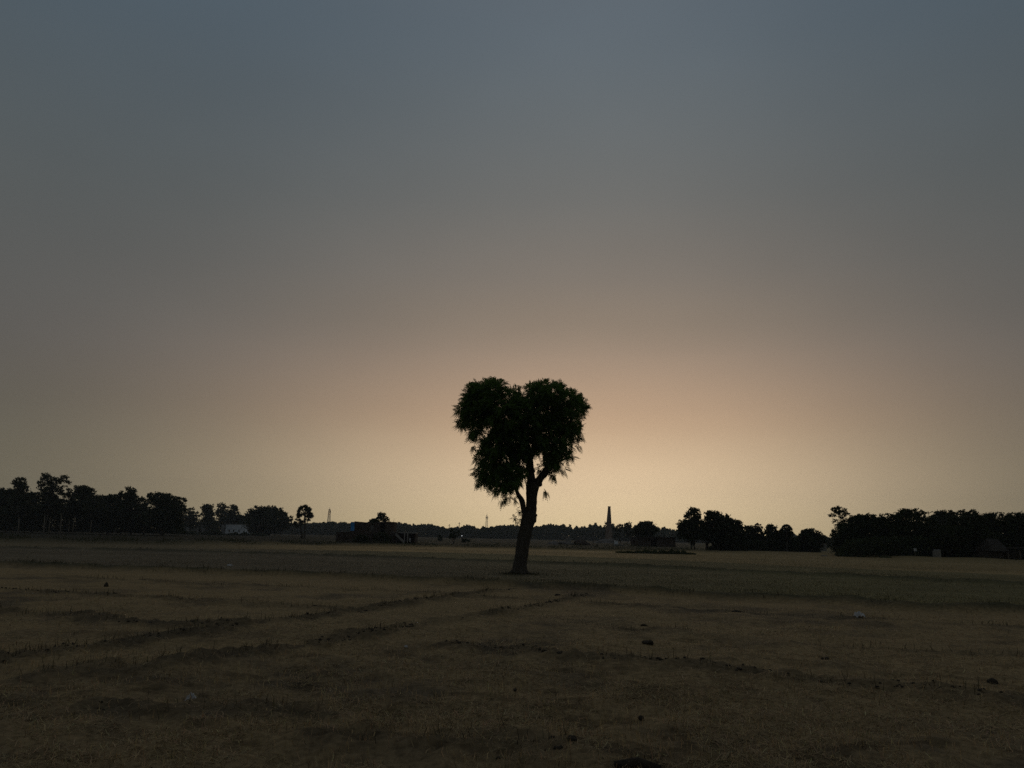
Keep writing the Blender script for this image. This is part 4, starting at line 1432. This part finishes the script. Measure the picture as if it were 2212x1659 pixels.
# thatched hut at the right edge
ud = D_of(*zG(2060, 688))
fu = Front(zG, ud)
hut = empty('thatched_hut', (fu.X(2040, 688), ud, 0), 'thatched hut with open porch posts under the right edge trees', 'hut')
b = MB()
xl, xr, zt0, zt1 = fu.rect(1868, 452, 2056, 585)
yc = ud + 2.4
ve = [b.bm.verts.new(v) for v in ((xl - .1, ud - .1, zt0), (xr + .1, ud - .1, zt0), (xr + .1, yc + 2.6, zt0), (xl - .1, yc + 2.6, zt0))]
vr = [b.bm.verts.new(v) for v in ((xl + 0.8, yc, zt1), (xr - 0.15, yc, zt1 - .1))]
for f_ in ((ve[0], ve[1], vr[1], vr[0]), (ve[1], ve[2], vr[1]), (ve[2], ve[3], vr[0], vr[1]), (ve[3], ve[0], vr[0]), (ve[3], ve[2], ve[1], ve[0])):
    b.bm.faces.new(f_)
b.build('roof', M_THATCH, hut)
b = MB()
x0_, x1_, z0_, z1_ = fu.rect(2052, 556, 2330, 580)
b.prism([(x0_, z1_ - .08), (x1_, z1_ + 0.05), (x1_, z1_ + .14), (x0_, z1_ + .02)], ud - 0.2, ud + 4)
b.build('porch_roof', M_THATCH, hut)
fu.box(MB(), 1885, 584, 2035, 700, 0.7, 4, True).build('wall', M_EARTH, hut)
for x in (2056, 2180, 2290):
    fu.box(MB(), x - 5, 574, x + 5, 700, 0.1, 0.14, True).build('post', M_WOOD, hut)
fu.box(MB(), 2060, 580, 2320, 700, 3.6, 0.2, True).build('back_wall', M_EARTH, hut)

# small things before the right trees
bd = D_of(*zG(1315, 672))
fb = Front(zG, bd)
pb = empty('masonry_block', (fb.X(1315, 672), bd, 0), 'pale upright masonry block with worn top before the dark orchard', 'masonry')
fb.box(MB(), 1284, 584, 1347, 676, 0, 0.8, True, 0.06).build('body', M_PLAST, pb)
fb.box(MB(), 1290, 570, 1345, 583.5, 0.05, 0.7, False, 0.05).build('cap', M_DIRTYW, pb)
nd = D_of(*zG(1073, 664))
fn = Front(zG, nd)
nb_ = empty('white_board', (fn.X(1073, 664), nd, 0), 'small white square board on thin stake among dark trees', 'board')
fn.box(MB(), 1058, 557, 1088, 584, 0, 0.03).build('panel', M_BAG, nb_)
fn.box(MB(), 1070, 560, 1076, 668, 0.035, 0.05, True).build('stake', M_WOOD, nb_)
mound('lime_heap', 'pale heap at the left foot of the orchard', zG, 130, 630, 30, 9, 'heap', M_PLAST, 21)
mound('earth_heap', 'low dark grass covered heap before the orchard trees', zG, 790, 645, 60, 12, 'heap', M_WEED, 22)
fp_ = Front(zG, 210)
pw = empty('gate_hut', (fp_.X(125, 560), 210, 0), 'small pale hut far back in the tree line gap', 'hut')
fp_.box(MB(), 104, 500, 146, 580, 0, 2.5, True).build('wall', M_PLAST, pw)
fp_.box(MB(), 98, 494, 152, 500, -0.3, 3.1).build('roof', M_THATCH, pw)


# ------------------------------------------------------------------ litter and clods on the ground
def crumpled(name, label, h, w, hh, cat, seed):
    """a creased plastic sheet lying in folds"""
    rs = np.random.default_rng(seed)
    b = bmesh.new()
    m = 15
    gv = []
    ang = rs.uniform(0, 3.14, 5)
    fr = rs.uniform(3, 8, 5)
    ph = rs.uniform(0, 6.28, 5)
    for i in range(m):
        row = []
        for j in range(m):
            u, v = i / (m - 1) * 2 - 1, j / (m - 1) * 2 - 1
            r = math.hypot(u, v)
            e = 1.0 + 0.35 * math.sin(3 * math.atan2(v, u) + ph[0])
            fold = sum(abs(math.sin((u * math.cos(a_) + v * math.sin(a_)) * f_ + p_)) for a_, f_, p_ in zip(ang, fr, ph)) / 5
            z_ = hh * max(0.0, 1 - (r / 1.3) ** 2) * (0.15 + 1.25 * fold)
            x_ = h[0] + w * u * e * (0.8 + 0.2 * fold) + rs.normal(0, w * 0.03)
            y_ = h[1] + w * v * 0.9 * e + rs.normal(0, w * 0.03)
            row.append(b.verts.new((x_, y_, gz(h[0], h[1]) + z_ + 0.006)))
        gv.append(row)
    for i in range(m - 1):
        for j in range(m - 1):
            b.faces.new((gv[i][j], gv[i + 1][j], gv[i + 1][j + 1], gv[i][j + 1]))
    mbx = MB()
    mbx.bm.free()
    mbx.bm = b
    return tag(mbx.build(name, M_BAG), label, cat)


def ground_thing(name, label, px, py, wpx, hpx, cat, material, seed, amp=0.4, group=None, parts=2):
    h = hit(px, py)
    D = h[1]
    if material is M_BAG:
        return crumpled(name, label, h, wpx * D / F / 2, hpx * D / F, cat, seed)
    g0 = gz(h[0], h[1])
    w, hh = wpx * D / F / 2, hpx * D / F
    rs = np.random.default_rng(seed)
    b = MB()
    b.blob((h[0], h[1], g0 + hh * 0.40), w, w * 0.8, hh * 0.6, 3, amp, seed)
    for k in range(parts):
        b.blob((h[0] + rs.uniform(-0.8, 0.8) * w, h[1] + rs.uniform(-0.5, 0.5) * w, g0 + hh * 0.25), w * rs.uniform(0.3, 0.5), w * 0.4, hh * rs.uniform(0.3, 0.45), 2, amp, seed + k + 1)
    return tag(b.build(name, material, smooth=(material is not M_BAG)), label, cat, group)


GCL = 'dark clods scattered on the stubble'
ground_thing('earth_clod', 'small dark clod high on the left stubble', 229, 1264, 9, 9, 'clod', M_EARTH, 31, group=GCL)
ground_thing('earth_clod', 'largest dark lumpy clod right of the centre', 1401, 1396, 21, 9, 'clod', M_EARTH, 32, group=GCL, parts=4)
ground_thing('earth_clod', 'long flat dark clod on the right near field', 1782, 1421, 18, 6, 'clod', M_EARTH, 33, group=GCL)
ground_thing('earth_clod', 'round dark clod near the right edge', 2144, 1463, 17, 11, 'clod', M_EARTH, 34, group=GCL)
ground_thing('earth_clod', 'flat dark clod on the plough mark left of the white plastic bag', 1590, 1321, 16, 5, 'clod', M_EARTH, 35, group=GCL)
ground_thing('earth_clod', 'little dark clod below the tree foot', 1205, 1287, 10, 5, 'clod', M_EARTH, 36, group=GCL)
ground_thing('earth_clod', 'upright dark clod in the near foreground right of centre', 1383, 1564, 12, 9, 'clod', M_EARTH, 37, group=GCL)
ground_thing('earth_clod', 'dark clod just left of the largest lumpy clod row', 1392, 1347, 11, 4, 'clod', M_EARTH, 38, group=GCL)
ground_thing('earth_clod', 'dark clod low in the foreground centre', 1112, 1503, 9, 6, 'clod', M_EARTH, 39, group=GCL)
ground_thing('plastic_bag', 'crumpled white plastic bag on the right stubble field', 1856, 1337, 19, 11, 'bag', M_BAG, 41, 0.55)
ground_thing('plastic_bag', 'crumpled white plastic scrap in the left foreground', 413, 1517, 17, 13, 'litter', M_BAG, 42, 0.6)
ground_thing('paper_scrap', 'pale flat scrap on the bare soil left of the tree', 496, 1223, 12, 4, 'litter', M_BAG, 43, 0.4)
ground_thing('paper_scrap', 'tiny white scrap in the middle foreground', 877, 1397, 7, 5, 'litter', M_BAG, 44, 0.4, parts=1)
ground_thing('paper_scrap', 'tiny pale scrap at the far left wood edge', 76, 1146.5, 8, 2.4, 'litter', M_BAG, 45, 0.3, parts=1)
# a weathered log on the bottom edge
h0, h1 = hit(1328, 1684), hit(1425, 1680)
lg = MB()
lg.tube([(h0[0], h0[1], gz(*h0[:2]) + .03), ((h0[0] + h1[0]) / 2, h0[1] + .03, gz(*h0[:2]) + .045), (h1[0], h1[1], gz(*h1[:2]) + .03)], [0.03, 0.04, 0.03], 9, wob=0.15)
tag(lg.build('dead_branch', M_EARTH, smooth=True), 'short dark piece of dead branch on the bottom edge', 'branch')
# clods heaped along the plough marks
pts_c = []
for P, w, k in TRP[:4] + TRP[6:7] + TRP[8:]:
    for i in range(len(P) - 1):
        m = int(min(np.linalg.norm(P[i + 1] - P[i]), 40) * 26 * k)
        t = rng.uniform(0, 1, m)[:, None]
        q = P[i] * (1 - t) + P[i + 1] * t + rng.normal(0, w * 0.7, (m, 2))
        pts_c.append(q[vnoise(q[:, 0], q[:, 1], 1.2, 120) > 0.48])
pts_c = np.concatenate(pts_c)
_ico = bmesh.new()
bmesh.ops.create_icosphere(_ico, subdivisions=1, radius=1.0)
iv = np.array([v.co[:] for v in _ico.verts])
if_ = np.array([[v.index for v in f_.verts] for f_ in _ico.faces])
_ico.free()
nC = len(pts_c)
sz = rng.uniform(0.2, 1.0, nC) ** 2.6 * 0.032 + 0.005
cv = iv[None] * (1 + rng.normal(0, 0.16, (nC, len(iv), 1))) * sz[:, None, None] * np.stack([rng.uniform(.8, 1.4, nC), rng.uniform(.8, 1.4, nC), rng.uniform(.5, .9, nC)], 1)[:, None, :]
cz_ = ground(pts_c[:, 0], pts_c[:, 1]) + sz * 0.15
cv += np.column_stack([pts_c, cz_])[:, None, :]
cf = (if_[None] + (np.arange(nC) * len(iv))[:, None, None]).reshape(-1, 3)
tag(mesh_np('crumbled_soil', cv.reshape(-1, 3), cf, M_EARTH), 'crumbled dark soil heaped along the plough marks', 'soil', kind='stuff')

# ------------------------------------------------------------------ the dusty air
HAZE = 0.00019
if HAZE:
    hz_ = MB()
    hz_.box(-900, 900, -60, 1150, -1.0, 70.0)
    m = bpy.data.materials.new('dusty_air')
    m.use_nodes = True
    t = m.node_tree
    t.nodes.clear()
    v = t.nodes.new('ShaderNodeVolumePrincipled')
    v.inputs['Color'].default_value = (0.8, 0.84, 0.9, 1)
    v.inputs['Density'].default_value = HAZE
    v.inputs['Anisotropy'].default_value = 0.0
    o_ = t.nodes.new('ShaderNodeOutputMaterial')
    t.links.new(v.outputs[0], o_.inputs['Volume'])
    hb = hz_.build('haze', m)
    hb['kind'] = 'stuff'
    tag(hb, 'thin dusty evening air over the fields', 'haze')
